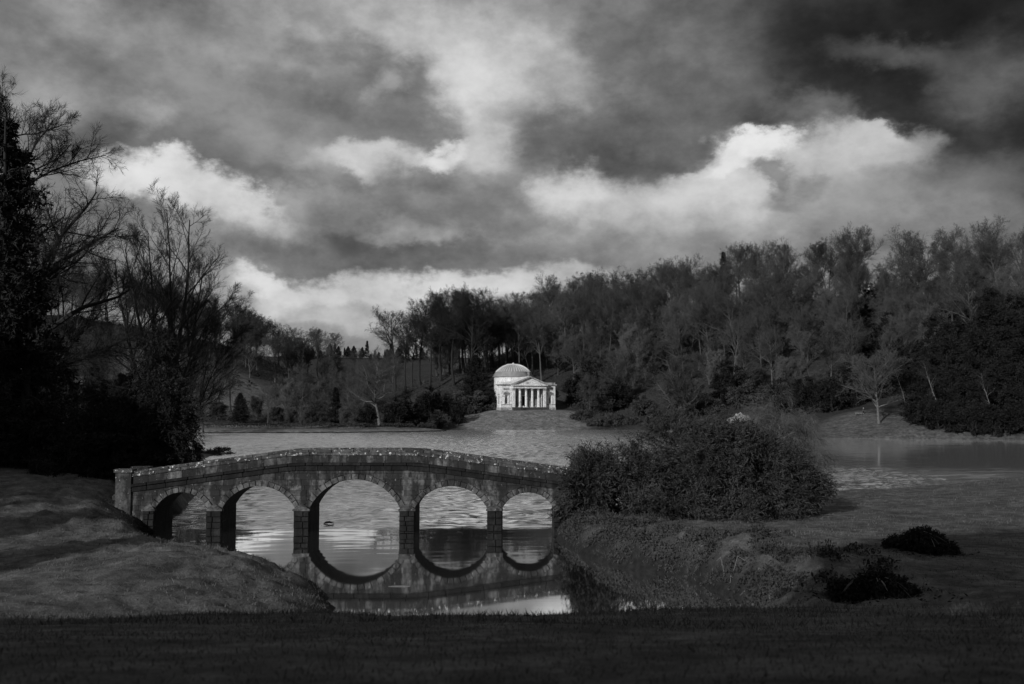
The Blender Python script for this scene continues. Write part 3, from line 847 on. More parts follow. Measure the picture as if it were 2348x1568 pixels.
# ------------------------------------------------------------------ domed temple
TX, TY, TZ, TROT = 5.9, 357.0, 6.35, R(20)
def build_temple():
    T = thing('domed_temple', 'pale domed stone temple with a columned portico across the lake', 'temple', (TX, TY, TZ), TROT)
    st, gr = M['temple'], M['temple_grey']
    PH, WX, FZ = 6.35, 10.4, 1.15
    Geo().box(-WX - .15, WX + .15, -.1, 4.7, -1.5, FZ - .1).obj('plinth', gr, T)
    g = Geo()
    for k in range(6): g.box(-PH - .2, PH + .2, -1.3 - .42 * (5 - k), -1.3 - .42 * (4 - k), -1.2, FZ - .19 * (5 - k) - .02)
    for k, o in enumerate(range(6)):
        a = Geo().box(-PH - .2, PH + .2, -1.3 - .42 * (5 - k), -1.3 - .42 * (4 - k) , -1.2, FZ - .19 * (5 - k) - .02)
        a.obj('step', M['step'], T)
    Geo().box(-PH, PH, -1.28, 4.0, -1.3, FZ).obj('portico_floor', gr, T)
    # wings
    for s in (-1, 1):
        x0, x1 = (PH, WX) if s > 0 else (-WX, -PH)
        w = Geo(); xm = (x0 + x1) / 2
        # front wall with a niche opening
        w.box(x0, xm - .5, 0, .5, FZ - .1, 9.0); w.box(xm + .5, x1, 0, .5, FZ - .1, 9.0)
        w.box(xm - .5, xm + .5, 0, .5, FZ - .1, 2.3); w.box(xm - .5, xm + .5, 0, .5, 5.3, 9.0)
        w.box(x0, x1, .9, 4.4, FZ - .1, 9.0)
        if s < 0: w.box(x0, x0 + .02, .5, .9, FZ - .1, 9.0)
        w.box(x0 + .03, xm - .5, .5, .9, FZ - .1, 9.0); w.box(xm + .5, x1 - .03, .5, .9, FZ - .1, 9.0)
        w.obj('wing_wall', st, T)
        n = Geo().lathe([(.5, 2.3), (.5, 4.8), (.40, 5.1), (.2, 5.28), (0, 5.3)], 9, (xm, .5), False, 0, math.pi)
        n.obj('niche', gr, T)
        Geo().box(x0 + .03, x1 - .03, -.08, -.003, 1.95, 2.2).obj('band', gr, T)
        # hood over the niche: entablature and a segmental pediment, on two small pilasters
        h = Geo().box(xm - 1.05, xm + 1.05, -.3, -.003, 5.55, 5.75)
        h.prism([(xm - 1.2, 6.0)] + [(xm + 1.2 * math.sin(t), 6.0 + .75 * (math.cos(t) - math.cos(1.2)) / (1 - math.cos(1.2))) for t in np.linspace(1.2, -1.2, 9)][::1][::-1] + [(xm + 1.2, 6.0)], -.35, -.004)
        h.obj('niche_hood', gr, T)
        for q in (-.8, .8): Geo().box(xm + q - .14, xm + q + .14, -.16, -.002, 2.2, 5.55).obj('niche_pilaster', st, T)
        Geo().box(xm - 1.1, xm + 1.1, -.06, -.002, 7.2, 8.0).obj('relief_panel', gr, T)
        # cornice and parapet
        xa, xb = (x0 - (0 if s > 0 else .45), x1 + (.45 if s > 0 else 0))
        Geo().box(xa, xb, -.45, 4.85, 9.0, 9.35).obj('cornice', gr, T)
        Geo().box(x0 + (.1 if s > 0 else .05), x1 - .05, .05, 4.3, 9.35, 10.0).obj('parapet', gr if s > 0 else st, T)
        if s < 0:
            xs_ = -WX
            Geo().box(xs_ - .09, xs_ - .002, 1.4, 3.4, 5.5, 5.8).obj('niche_hood', gr, T)
            Geo().box(xs_ - .05, xs_ - .003, 1.8, 3.0, 2.3, 5.2).obj('side_panel', gr, T)
    # portico: rear wall, side walls, ceiling
    w = Geo().box(-PH, -1.0, 4.0, 4.6, FZ, 8.0).box(1.0, PH, 4.0, 4.6, FZ, 8.0).box(-1.0, 1.0, 4.0, 4.6, 5.2, 8.0)
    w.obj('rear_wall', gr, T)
    f = Geo().box(-1.25, -1.0, 3.9, 4.3, FZ, 5.2).box(1.0, 1.25, 3.9, 4.3, FZ, 5.2).box(-1.3, 1.3, 3.85, 3.995, 5.2, 5.55)
    f.obj('door_frame', st, T)
    Geo().box(-1.0, 1.0, 4.45, 4.55, FZ, 5.2).obj('door', M['void'], T)
    for q in (-3.6, 3.6):
        Geo().box(q - .7, q + .7, 3.97, 3.998, 1.9, 5.0).obj('niche', M['statue'], T)  # flat panel, the dimness of the recess is put into its dark colour
    for s in (-1, 1):
        x = s * (PH - .45)
        Geo().box(x - .42, x + .42, -1.2, -.36, FZ, 7.5).obj('corner_pier', st, T)
        Geo().box(x - .52, x + .52, -1.3, -.26, 7.1, 7.85).obj('pier_capital', gr, T)
        Geo().box(x - .3, x + .3, -.355, 3.995, FZ, 7.8).obj('side_wall', st, T)
    # columns: base, fluted shaft, foliate capital
    colx = [-3.53, -1.18, 1.18, 3.53]
    prof = [(.46, 0.3), (.455, 2.0), (.44, 4.0), (.40, 5.9)]
    a = np.arange(32)
    sh = Geo(); V = []
    for r, z in prof: V += [((r - (.03 if k % 2 else 0)) * math.cos(k * math.pi / 16), (r - (.03 if k % 2 else 0)) * math.sin(k * math.pi / 16), z) for k in range(32)]
    sh.add(V, [(i * 32 + j, i * 32 + (j + 1) % 32, (i + 1) * 32 + (j + 1) % 32, (i + 1) * 32 + j) for i in range(3) for j in range(32)])
    shm = sh.mesh('shaft', st, True)
    bm_ = Geo().lathe([(.62, 0), (.62, .1), (.6, .18), (.5, .22), (.55, .28), (.47, .34)], 20).box(-.64, .64, -.64, .64, -.02, .08).mesh('column_base', st)
    cp = Geo().lathe([(.40, 5.85), (.46, 5.95), (.44, 6.05), (.56, 6.3), (.46, 6.32), (.64, 6.55), (.55, 6.57)], 16).box(-.66, .66, -.66, .66, 6.55, 6.7).mesh('capital', gr)
    for x in colx:
        c = link('column', shm, T, (x, -.78, FZ - .02))
        link('column_base', bm_, c); link('capital', cp, c)
    # entablature and pediment
    Geo().box(-PH - .02, PH + .02, -1.35, 4.5, 7.852, 8.25).obj('architrave', st, T)
    Geo().box(-PH + .02, PH - .02, -1.28, 4.45, 8.25, 8.75).obj('frieze', st, T)
    Geo().box(-PH - .5, PH + .5, -1.85, 4.6, 8.75, 9.1).obj('cornice', st, T)
    ap = 12.1
    Geo().prism([(-PH - .3, 9.1), (PH + .3, 9.1), (0, ap - .35)], -1.2, 9.5).obj('pediment', st, T)
    for s in (-1, 1):
        poly = [(s * (PH + .75), 9.1), (s * (PH + .75), 9.38), (0, ap + .12), (0, ap - .3), (s * (PH + .1), 9.1)]
        Geo().prism(poly if s < 0 else poly[::-1], -1.9, -1.15).obj('raking_cornice', gr, T)
        poly = [(s * (PH + .7), 9.12), (s * (PH + .7), 9.34), (0, ap + .06), (0, ap - .2)]
        Geo().prism(poly if s < 0 else poly[::-1], -1.145, 10).obj('roof', st, T)
    Geo().box(-1.2, -.2, -1.24, -1.19, 9.5, 10.0).obj('tympanum_relief', gr, T)
    # rotunda
    c = (0, 16.0)
    Geo().box(-PH, PH, 4.61, 12, -1, 9.0).obj('vestibule', st, T)
    Geo().lathe([(7.15, -1.5), (7.15, 12.1)], 64, c).obj('drum', st, T, True)
    Geo().lathe([(7.2, 12.1), (7.75, 12.35), (7.75, 12.6), (7.4, 12.65)], 64, c).obj('drum_cornice', M['lead'], T)
    Geo().lathe([(7.35, 12.6), (7.35, 13.25)], 64, c).obj('attic_ring', M['lead'], T)
    Geo().lathe([(7.0, 13.2), (7.0, 13.75), (6.75, 13.76), (6.75, 14.2)], 64, c).obj('dome_step', M['lead'], T)
    Rr = (6.5 ** 2 - 2.3 ** 2 + 2.75 ** 2) / (2 * 2.75)
    zc = 14.2 + 2.75
    # spherical dome through (6.5, 14.2) and (2.3, 16.95)
    a_ = 6.5 ** 2 + 14.2 ** 2; b_ = 2.3 ** 2 + 16.95 ** 2
    z0 = (b_ - a_) / (2 * (16.95 - 14.2)); rad = math.hypot(6.5, 14.2 - z0)
    prof = [(math.sqrt(rad ** 2 - (z - z0) ** 2), z) for z in np.linspace(14.2, 16.95, 10)]
    Geo().lathe(prof, 96, c).obj('dome', M['lead'], T, True)
    # ribs
    P = np.array([[(r + .05, 0, z + .03) for r, z in prof]]); V, F = tubes(P, np.full((1, len(prof)), .11), 6)
    rib = new_mesh('dome_rib', V, [F], M['lead_pale'])
    for k in range(40):
        link('dome_rib', rib, T, (c[0], c[1], 0), (0, 0, k * math.pi / 20 + .03))
    Geo().lathe([(2.45, 16.9), (2.45, 17.15), (2.3, 17.2), (0.6, 17.3)], 32, c).obj('oculus_rim', M['lead_pale'], T)
    Geo().lathe([(.55, 17.28), (.3, 17.45), (.12, 17.7), (.02, 17.8)], 10, c).obj('finial', M['lead_pale'], T)
    # chimney stack behind the pediment
    mw = Matrix.Translation((TX, TY, TZ)) @ Matrix.Rotation(TROT, 4, 'Z')
    Geo().box(3.0, 3.5, 8.2, 8.7, 11.5, 14.1).obj('chimney', gr, T)
    # statues in the two front niches
    for s in (-1, 1):
        xm = s * (PH + WX) / 2
        p = mw @ Vector((xm, .55, 2.3))
        so_ = thing('statue', ('grey statue standing in the left front niche of the temple', 'grey statue standing in the right front niche of the temple')[s > 0], 'statue', p, TROT, 'statues in the temple niches')
        Geo().lathe([(.36, 0), (.36, .18), (.3, .2)], 10).obj('pedestal', gr, so_)
        b = Geo().lathe([(.30, .2), (.27, .6), (.24, 1.1), (.30, 1.45), (.27, 1.75), (.10, 1.9), (.085, 2.0), (.15, 2.12), (.15, 2.25), (.06, 2.36), (0, 2.37)], 12)
        for q in (-1, 1):
            V, F = tubes(np.array([[(q * .26, 0, 1.72), (q * .36, -.05, 1.4), (q * .2, -.22, 1.2)]]), np.array([[.09, .08, .06]]), 6); b.add(V, F)
        b.obj('figure', M['statue'], so_, True)
build_temple()
# ------------------------------------------------------------------ plants
UP = np.array([0, 0, 1.0])
def grow(g, P0, D0, length, r0, K, wob, trop, taper=.35):
    n = len(P0)
    P = np.empty((n, K + 1, 3)); D = np.empty((n, K + 1, 3)); P[:, 0] = P0; d = nrm(D0); D[:, 0] = d
    step = (np.broadcast_to(length, (n,)) / K)[:, None]
    for k in range(K):
        d = nrm(d + wob * g.normal(size=(n, 3)) + trop * UP)
        P[:, k + 1] = P[:, k] + d * step; D[:, k + 1] = d
    Rr = np.broadcast_to(r0, (n,))[:, None] * (1 - (1 - taper) * np.linspace(0, 1, K + 1))[None, :]
    return P, D, Rr

def offspring(g, P, D, Rr, L, per, t0, t1, a0, a1, bias=None):
    """per children along each branch: start, direction, parent length, place on the parent, radius there"""
    n, K = P.shape[0], P.shape[1] - 1
    idx = np.repeat(np.arange(n), per)
    t = t0 + (t1 - t0) * ((np.tile(np.arange(per), n) + g.uniform(0, 1, n * per)) / per)
    s = t * K; k = np.minimum(s.astype(int), K - 1); f = (s - k)[:, None]
    p = P[idx, k] * (1 - f) + P[idx, k + 1] * f
    dp = D[idx, k + 1]
    r = Rr[idx, k] * (1 - f[:, 0]) + Rr[idx, k + 1] * f[:, 0]
    ang = g.uniform(a0, a1, n * per)[:, None]
    rv = g.normal(size=(n * per, 3))
    if bias is not None: rv = rv + bias
    perp = nrm(rv - (rv * dp).sum(1, keepdims=True) * dp)
    return p, np.cos(ang) * dp + np.sin(ang) * perp, np.broadcast_to(L, (n,))[idx], t, r

def bare_tree(seed, H, r0, limbs, bole, spread, counts=(14, 9, 8, 8), la=(35, 62), trop=.10, lean=0.0, ratio=(.42, .46, .5), twig_r=.014, twig_l=1.0, rounded=True, droop=0.0, stems=1, stem_a=0.0, wob=.07, ta=(26, 58)):
    """winter tree: (trunk and limbs mesh data, twig mesh data)"""
    g = np.random.default_rng(seed)
    T, C = Geo(), Geo()
    if stems == 1:
        P0 = np.zeros((1, 3)); D0 = np.array([[lean, 0, 1.0]]); L0 = np.array([H * .82]); R0 = np.array([r0])
    else:
        ph = np.arange(stems) * 2 * math.pi / stems + g.uniform(0, 1)
        bt = bole * H * .5
        P0 = np.stack([.25 * r0 * np.cos(ph), .25 * r0 * np.sin(ph), np.full(stems, bt * .8)], 1)
        sa = stem_a * np.where(np.arange(stems) % 3 == 0, .25, 1.0); D0 = np.stack([np.cos(ph) * sa, np.sin(ph) * sa, np.ones(stems)], 1); L0 = g.uniform(.8, .92, stems) * H * .88 * np.where(np.arange(stems) % 3 == 0, 1.04, .86); R0 = g.uniform(.34, .52, stems) * r0
        V, F = tubes(np.array([[(0, 0, -.4), (0, 0, .5), (0, 0, bt * .6), (0, 0, bt * 1.15)]]), np.array([[r0 * 1.5, r0 * 1.1, r0, r0 * .8]]), 10); T.add(V, F)
    K = 12
    P, D, Rr = grow(g, P0, D0, L0, R0, K, wob * .7, .05 if stems == 1 else .075, .18)
    if stems == 1:
        Rr[:, 0] *= 1.45; P[:, 0, 2] -= .3; Rr[:, 1] *= 1.1
    V, F = tubes(P, Rr, 9); T.add(V, F)
    p, d, L, t, r = offspring(g, P, D, Rr, L0, counts[0], bole, 1.0, R(la[0]), R(la[1]))
    q = (t - bole) / (1 - bole)
    env = spread * (np.sqrt(np.clip(1 - (q * .92) ** 2, .05, 1)) if rounded else (1.05 - .75 * q)) * g.uniform(.75, 1.15, len(q))
    L1 = env * (.55 + .45 * np.minimum(1, q * 3 + .35))
    P1, D1, R1 = grow(g, p, d, L1, np.minimum(r * .62, .022 * L1 + .03), 7, wob * 1.5, trop, .25)
    V, F = tubes(P1, R1, 6); T.add(V, F)
    p, d, L, t, r = offspring(g, P1, D1, R1, L1, counts[1], .22, 1.0, R(ta[0]), R(ta[1]), (0, 0, .4))
    L2 = L * ratio[0] * (1.1 - .5 * t) * g.uniform(.7, 1.25, len(t))
    P2, D2, R2 = grow(g, p, d, L2, np.minimum(r * .6, .014 * L2 + .018), 4, wob * 1.7, trop - droop, .3)
    V, F = tubes(P2, R2, 3); C.add(V, F)
    # continue the limb tips too
    p, d, L, t, r = offspring(g, P2, D2, R2, L2, counts[2], .15, 1.0, R(ta[0]), R(ta[1]), (0, 0, .3))
    L3 = np.maximum(L * ratio[1] * (1.15 - .5 * t) * g.uniform(.7, 1.3, len(t)), .45)
    P3, D3, R3 = grow(g, p, d, L3, np.minimum(r * .65, twig_r * 1.7), 2, wob * 1.8, trop * .8 - droop * 1.5, .4)
    V, F = tubes(P3, R3, 3); C.add(V, F)
    p, d, L, t, r = offspring(g, P3, D3, R3, L3, counts[3], .1, 1.0, R(ta[0] - 3), R(ta[1] - 3), (0, 0, .2 - droop * 2))
    L4 = np.maximum(L * ratio[2], .3) * g.uniform(.6, 1.4, len(t)) * twig_l
    V, F = spikes(p, p + nrm(d + (0, 0, -droop * 2.5)) * L4[:, None], twig_r); C.add(V, F)
    return T, C

def conifer(seed, H, base_r, profile, nb=170, leaf=(.32, .10), per=90, droop=-.15, z0=.06, irr=.35):
    g = np.random.default_rng(seed)
    T, C = Geo(), Geo()
    P, D, Rr = grow(g, np.array([[0, 0, -.3]]), np.array([[0, 0, 1.0]]), np.array([H]), np.array([base_r]), 10, .015, .1, .08)
    V, F = tubes(P, Rr, 9); T.add(V, F)
    t = np.sort(z0 + (1 - z0) * g.uniform(0, 1, nb) ** .9)
    L = np.array([profile(q) for q in t]) * g.uniform(1 - irr, 1 + irr, nb)
    ph = g.uniform(0, 2 * math.pi, nb)
    P0 = np.stack([np.zeros(nb), np.zeros(nb), t * H * .985], 1)
    D0 = np.stack([np.cos(ph), np.sin(ph), g.uniform(-.1, .35, nb)], 1)
    Pb, Db, Rb = grow(g, P0, D0, L, .02 + .012 * L, 6, .08, droop * .25, .2)
    V, F = tubes(Pb, Rb, 4); T.add(V, F)
    p, d, Lp, tt, r = offspring(g, Pb, Db, Rb, L, 7, .2, 1.0, R(25), R(75))
    Ls = np.maximum(.35, Lp * .30 * (1.2 - .6 * tt))
    Ps, Ds, Rs = grow(g, p, d, Ls, .012, 4, .15, droop * .4, .3)
    V, F = spikes(Ps[:, 0], Ps[:, -1], .012); C.add(V, np.zeros((0, 4), int), F)
    p, d, Lp, tt, r = offspring(g, Ps, Ds, Rs, Ls, per // 7, .0, 1.0, R(20), R(85))
    V, F = blades(g, p, d + (0, 0, droop), leaf[0] * g.uniform(.6, 1.5, len(p)), leaf[1] * g.uniform(.7, 1.4, len(p))); C.add(V, F)
    return T, C

def leafy_mass(seed, lobes, n, spray=(.9, 10), leaf=(.24, .07), up=.25, droop=-.12, stems=14, floor=0.0, inner=.3, clump=24, tight=.16):
    """shrub made of sprays growing out of a set of lobes (cx, cy, cz, rx, ry, rz)"""
    g = np.random.default_rng(seed)
    T, C = Geo(), Geo()
    lb = np.array(lobes, float)
    wgt = (lb[:, 3] * lb[:, 4] + lb[:, 3] * lb[:, 5] + lb[:, 4] * lb[:, 5]); wgt /= wgt.sum()
    nc = max(12, int(n / clump))
    kc = g.choice(len(lb), nc, p=wgt); uc = nrm(g.normal(size=(nc, 3))); rc = g.uniform(.80, 1.02, nc)
    ci = g.integers(0, nc, n); k = kc[ci]
    u = nrm(uc[ci] + g.normal(size=(n, 3)) * tight)
    rr = np.where(g.uniform(0, 1, n) < inner, g.uniform(.25, .75, n), g.uniform(.80, 1.0, n) * rc[ci])
    # hollows and bosses: the surface swells and sinks in patches
    ctr = lb[k, :3]; rad = lb[k, 3:]
    P0 = ctr + u * rad * rr[:, None]
    out = nrm(u / rad)
    D0 = nrm(out + up * UP + .25 * g.normal(size=(n, 3)) + .45 * g.normal(size=(nc, 3))[ci])
    ok = P0[:, 2] > floor
    P0, D0 = P0[ok], D0[ok]
    n = len(P0)
    Ps, Ds, Rs = grow(g, P0 - D0 * spray[0] * .3, D0, spray[0] * g.uniform(.5, 1.4, n), .008, 5, .12, droop, .3)
    V, F = spikes(Ps[:, 0], Ps[:, -1], .009); C.add(V, np.zeros((0, 4), int), F)
    p, d, L, t, r = offspring(g, Ps, Ds, Rs, np.ones(n), spray[1], .1, 1.0, R(20), R(70))
    V, F = blades(g, p, d + (0, 0, droop), leaf[0] * g.uniform(.6, 1.5, len(p)), leaf[1] * g.uniform(.7, 1.4, len(p))); C.add(V, F)
    # stems from the foot into each lobe
    cx, cy = (lb[:, 0] * wgt).sum(), (lb[:, 1] * wgt).sum()
    kk = g.choice(len(lb), stems, p=wgt)
    for i in kk:
        c = lb[i]
        e = c[:3] + g.uniform(-.4, .4, 3) * c[3:]
        s = np.array([c[0] + (cx - c[0]) * .5 + g.normal() * .3, c[1] + (cy - c[1]) * .5 + g.normal() * .3, floor - .2])
        mid = (s + e) / 2 + g.normal(size=3) * .25
        P = np.array([[s, (s + mid) / 2 + g.normal(size=3) * .1, mid, (mid + e) / 2 + g.normal(size=3) * .1, e]])
        V, F = tubes(P, np.linspace(.10, .03, 5)[None, :], 5); T.add(V, F)
    return T, C

def plant_pair(TC, tm, cm, names=('trunk', 'crown')):
    T, C = TC
    return (T.mesh(names[0], tm), C.mesh(names[1], cm), names)

def put(name, pair, label, cat, loc, rz=0.0, s=1.0, group=None):
    o = thing(name, label, cat, loc, rz, group, (s, s, s) if not isinstance(s, tuple) else s)
    link(pair[2][0], pair[0], o); link(pair[2][1], pair[1], o)
    return o

def on(px, d, dz=0.0):
    """ground point under photo column px at distance d"""
    x = (px - 1173.5) / 2282 * d
    return (x, d, gz(x, d) + dz)

bt = lambda *a, **k: bare_tree(*a, **k)
# --- kinds of tree
WOOD = [plant_pair(bt(11, 27, .38, 14, .34, 11.5, (21, 10, 9, 8), la=(28, 58), trop=.02, twig_r=.016, twig_l=1.2), M['bark'], M['twig']),
        plant_pair(bt(12, 29, .40, 14, .42, 10.5, (19, 10, 9, 8), la=(26, 55), trop=.03, twig_r=.016, twig_l=1.2), M['bark'], M['twig']),
        plant_pair(bt(13, 25, .36, 14, .26, 12.0, (21, 10, 9, 8), la=(30, 64), trop=.02, twig_r=.016, twig_l=1.2), M['bark'], M['twig']),
        plant_pair(bt(14, 28, .34, 14, .46, 9.0, (18, 10, 9, 8), la=(26, 54), trop=.03, twig_r=.016, twig_l=1.2, wob=.09), M['bark'], M['twig']),
        plant_pair(bt(15, 24, .33, 14, .30, 10.5, (19, 10, 9, 8), la=(28, 60), trop=.02, twig_r=.016, twig_l=1.2, lean=.08), M['bark'], M['twig'])]
DENSE = [plant_pair(bt(16, 23, .33, 14, .14, 10.5, (22, 10, 9, 9), la=(26, 58), trop=.03, twig_r=.018, twig_l=1.4), M['bark'], M['twig_pale']),
         plant_pair(bt(17, 21, .33, 14, .16, 10.0, (22, 10, 9, 9), la=(28, 62), trop=.02, twig_r=.018, twig_l=1.4), M['bark'], M['twig'])]
RIDGE = [plant_pair(bt(18, 34, .48, 14, .40, 12.5, (18, 10, 9, 9), la=(26, 58), trop=.02, twig_r=.017, twig_l=1.1, wob=.10), M['bark_dark'], M['twig_dark']),
         plant_pair(bt(19, 33, .44, 14, .46, 11.5, (18, 10, 9, 9), la=(26, 56), trop=.03, twig_r=.017, twig_l=1.1, lean=-.05, wob=.10), M['bark_dark'], M['twig_dark'])]
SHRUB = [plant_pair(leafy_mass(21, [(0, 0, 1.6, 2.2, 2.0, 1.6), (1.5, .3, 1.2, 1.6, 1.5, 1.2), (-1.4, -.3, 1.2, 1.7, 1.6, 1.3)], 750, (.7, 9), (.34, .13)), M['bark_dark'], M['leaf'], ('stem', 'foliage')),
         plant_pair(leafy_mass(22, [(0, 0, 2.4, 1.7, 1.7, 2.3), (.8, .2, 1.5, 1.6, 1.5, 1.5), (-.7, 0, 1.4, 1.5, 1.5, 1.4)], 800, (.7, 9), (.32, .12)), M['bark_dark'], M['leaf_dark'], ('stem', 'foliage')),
         plant_pair(leafy_mass(23, [(0, 0, 1.0, 2.6, 2.0, 1.0), (2.0, .2, .8, 1.6, 1.5, .8), (-1.9, 0, .8, 1.6, 1.5, .9)], 700, (.8, 9), (.32, .11), up=.1), M['bark_dark'], M['leaf'], ('stem', 'foliage'))]
TWIGGY = [plant_pair(bt(24, 7.5, .09, 10, .06, 3.4, (12, 8, 7, 6), la=(20, 55), trop=.12, twig_r=.022, twig_l=1.4, stems=5, stem_a=.35), M['bark'], M['twig_pale'], ('stem', 'crown')),
          plant_pair(bt(25, 5.5, .08, 10, .06, 3.0, (12, 8, 7, 6), la=(25, 65), trop=.05, twig_r=.022, twig_l=1.4, stems=6, stem_a=.5), M['bark'], M['twig'], ('stem', 'crown'))]
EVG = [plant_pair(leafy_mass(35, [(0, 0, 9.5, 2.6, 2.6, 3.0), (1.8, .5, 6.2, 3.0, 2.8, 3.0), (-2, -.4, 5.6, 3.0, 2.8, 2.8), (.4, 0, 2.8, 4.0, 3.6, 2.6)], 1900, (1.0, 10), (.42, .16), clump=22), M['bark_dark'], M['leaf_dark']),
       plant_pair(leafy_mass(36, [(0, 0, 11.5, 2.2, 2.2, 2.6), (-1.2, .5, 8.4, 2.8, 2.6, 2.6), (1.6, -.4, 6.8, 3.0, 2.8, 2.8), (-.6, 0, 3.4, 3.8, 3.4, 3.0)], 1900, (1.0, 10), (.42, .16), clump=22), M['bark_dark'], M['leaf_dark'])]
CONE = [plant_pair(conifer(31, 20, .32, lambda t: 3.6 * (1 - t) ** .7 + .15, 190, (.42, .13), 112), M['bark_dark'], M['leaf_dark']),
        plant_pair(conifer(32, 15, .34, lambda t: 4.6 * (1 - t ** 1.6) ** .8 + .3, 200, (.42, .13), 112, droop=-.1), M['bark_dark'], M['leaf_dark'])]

# --- the far bank, from the left edge of the lake to the right
def hill_trees():
    g = np.random.default_rng(5)
    pts = []
    def ok(x, y, dmin):
        return all((x - a) ** 2 + (y - b) ** 2 > dmin * dmin for a, b, *_ in pts)
    zones = []
    # right hill: behind the temple and on to the right
    k = 0
    while k < 5200 and len(zones) < 235:
        k += 1
        y = g.uniform(385, 520); x = g.uniform(-32, 300)
        lo = 392 - max(0, x - 40) * .72 if x > 10 else 392 + (10 - x) * .12
        y = lo + g.uniform(0, 1) ** .9 * 112
        if abs(x / y) > .54: continue
        if not ok(x, y, 8.5): continue
        pts.append((x, y)); zones.append((x, y, 'right'))
    # the ridge itself, so that the skyline closes
    k = 0; n1 = len(zones)
    while k < 1500 and len(zones) < n1 + 46:
        k += 1
        x = g.uniform(-30, 290)
        y = (392 - max(0, x - 40) * .72 if x > 10 else 392 + (10 - x) * .12) + g.uniform(96, 132)
        if abs(x / y) > .54 or not ok(x, y, 7.0): continue
        pts.append((x, y)); zones.append((x, y, 'right'))
    n0 = len(zones); k = 0
    while k < 3000 and len(zones) < n0 + 62:
        k += 1
        x = g.uniform(-250, -92); y = g.uniform(330, 520)
        lo = 432 if x > -150 else 432 - (-150 - x) * 1.1
        if y < lo or y > lo + 90 or x / y < -.54: continue
        if x > -104 - (y - 480) * .1 and y < 470: continue
        if not ok(x, y, 9.5): continue
        pts.append((x, y)); zones.append((x, y, 'left'))
    for x, y, z in zones:
        zz = gz(x, y) - .2
        back = y
        if z == 'left':
            p = WOOD[g.integers(0, 5)] if g.uniform() < .6 else DENSE[1]
            put('bare_tree', p, 'dark bare tree in the wood on the hill left of the valley gap', 'tree', (x, y, zz), g.uniform(0, 6.28), g.uniform(.8, 1.05), 'bare trees on the left hill')
            continue
        q = g.uniform()
        px = 1173.5 + 2282 * x / y
        zone = ('behind the domed temple' if px < 1290 else 'between the temple and the old pollard' if px < 1480 else 'above the old pollard' if px < 1660 else 'above the big bush by the bridge' if px < 1880 else 'above the far right lawn' if px < 2110 else 'above the far right shore')
        dep = y - (392 - max(0, x - 40) * .72 if x > 10 else 392 + (10 - x) * .12)
        lev = 'at the foot of the slope' if dep < 34 else 'halfway up the slope' if dep < 76 else 'on the skyline'
        if px > 1950 and q < .30:
            put('evergreen_tree', EVG[g.integers(0, 2)], f'dark evergreen tree {lev} {zone}', 'tree', (x, y, zz), g.uniform(0, 6.28), g.uniform(.8, 1.25), 'evergreen trees on the right hill')
        elif q < .66:
            put('bare_tree', WOOD[g.integers(0, 5)], f'tall bare tree {lev} {zone}', 'tree', (x, y, zz), g.uniform(0, 6.28), g.uniform(.9, 1.18) * (1.12 if px > 1900 else 1), 'tall bare trees on the right hill')
        else:
            put('twiggy_tree', DENSE[g.integers(0, 2)], f'densely twigged tree {lev} {zone}', 'tree', (x, y, zz), g.uniform(0, 6.28), g.uniform(.75, 1.05), 'densely twigged trees on the right hill')
hill_trees()

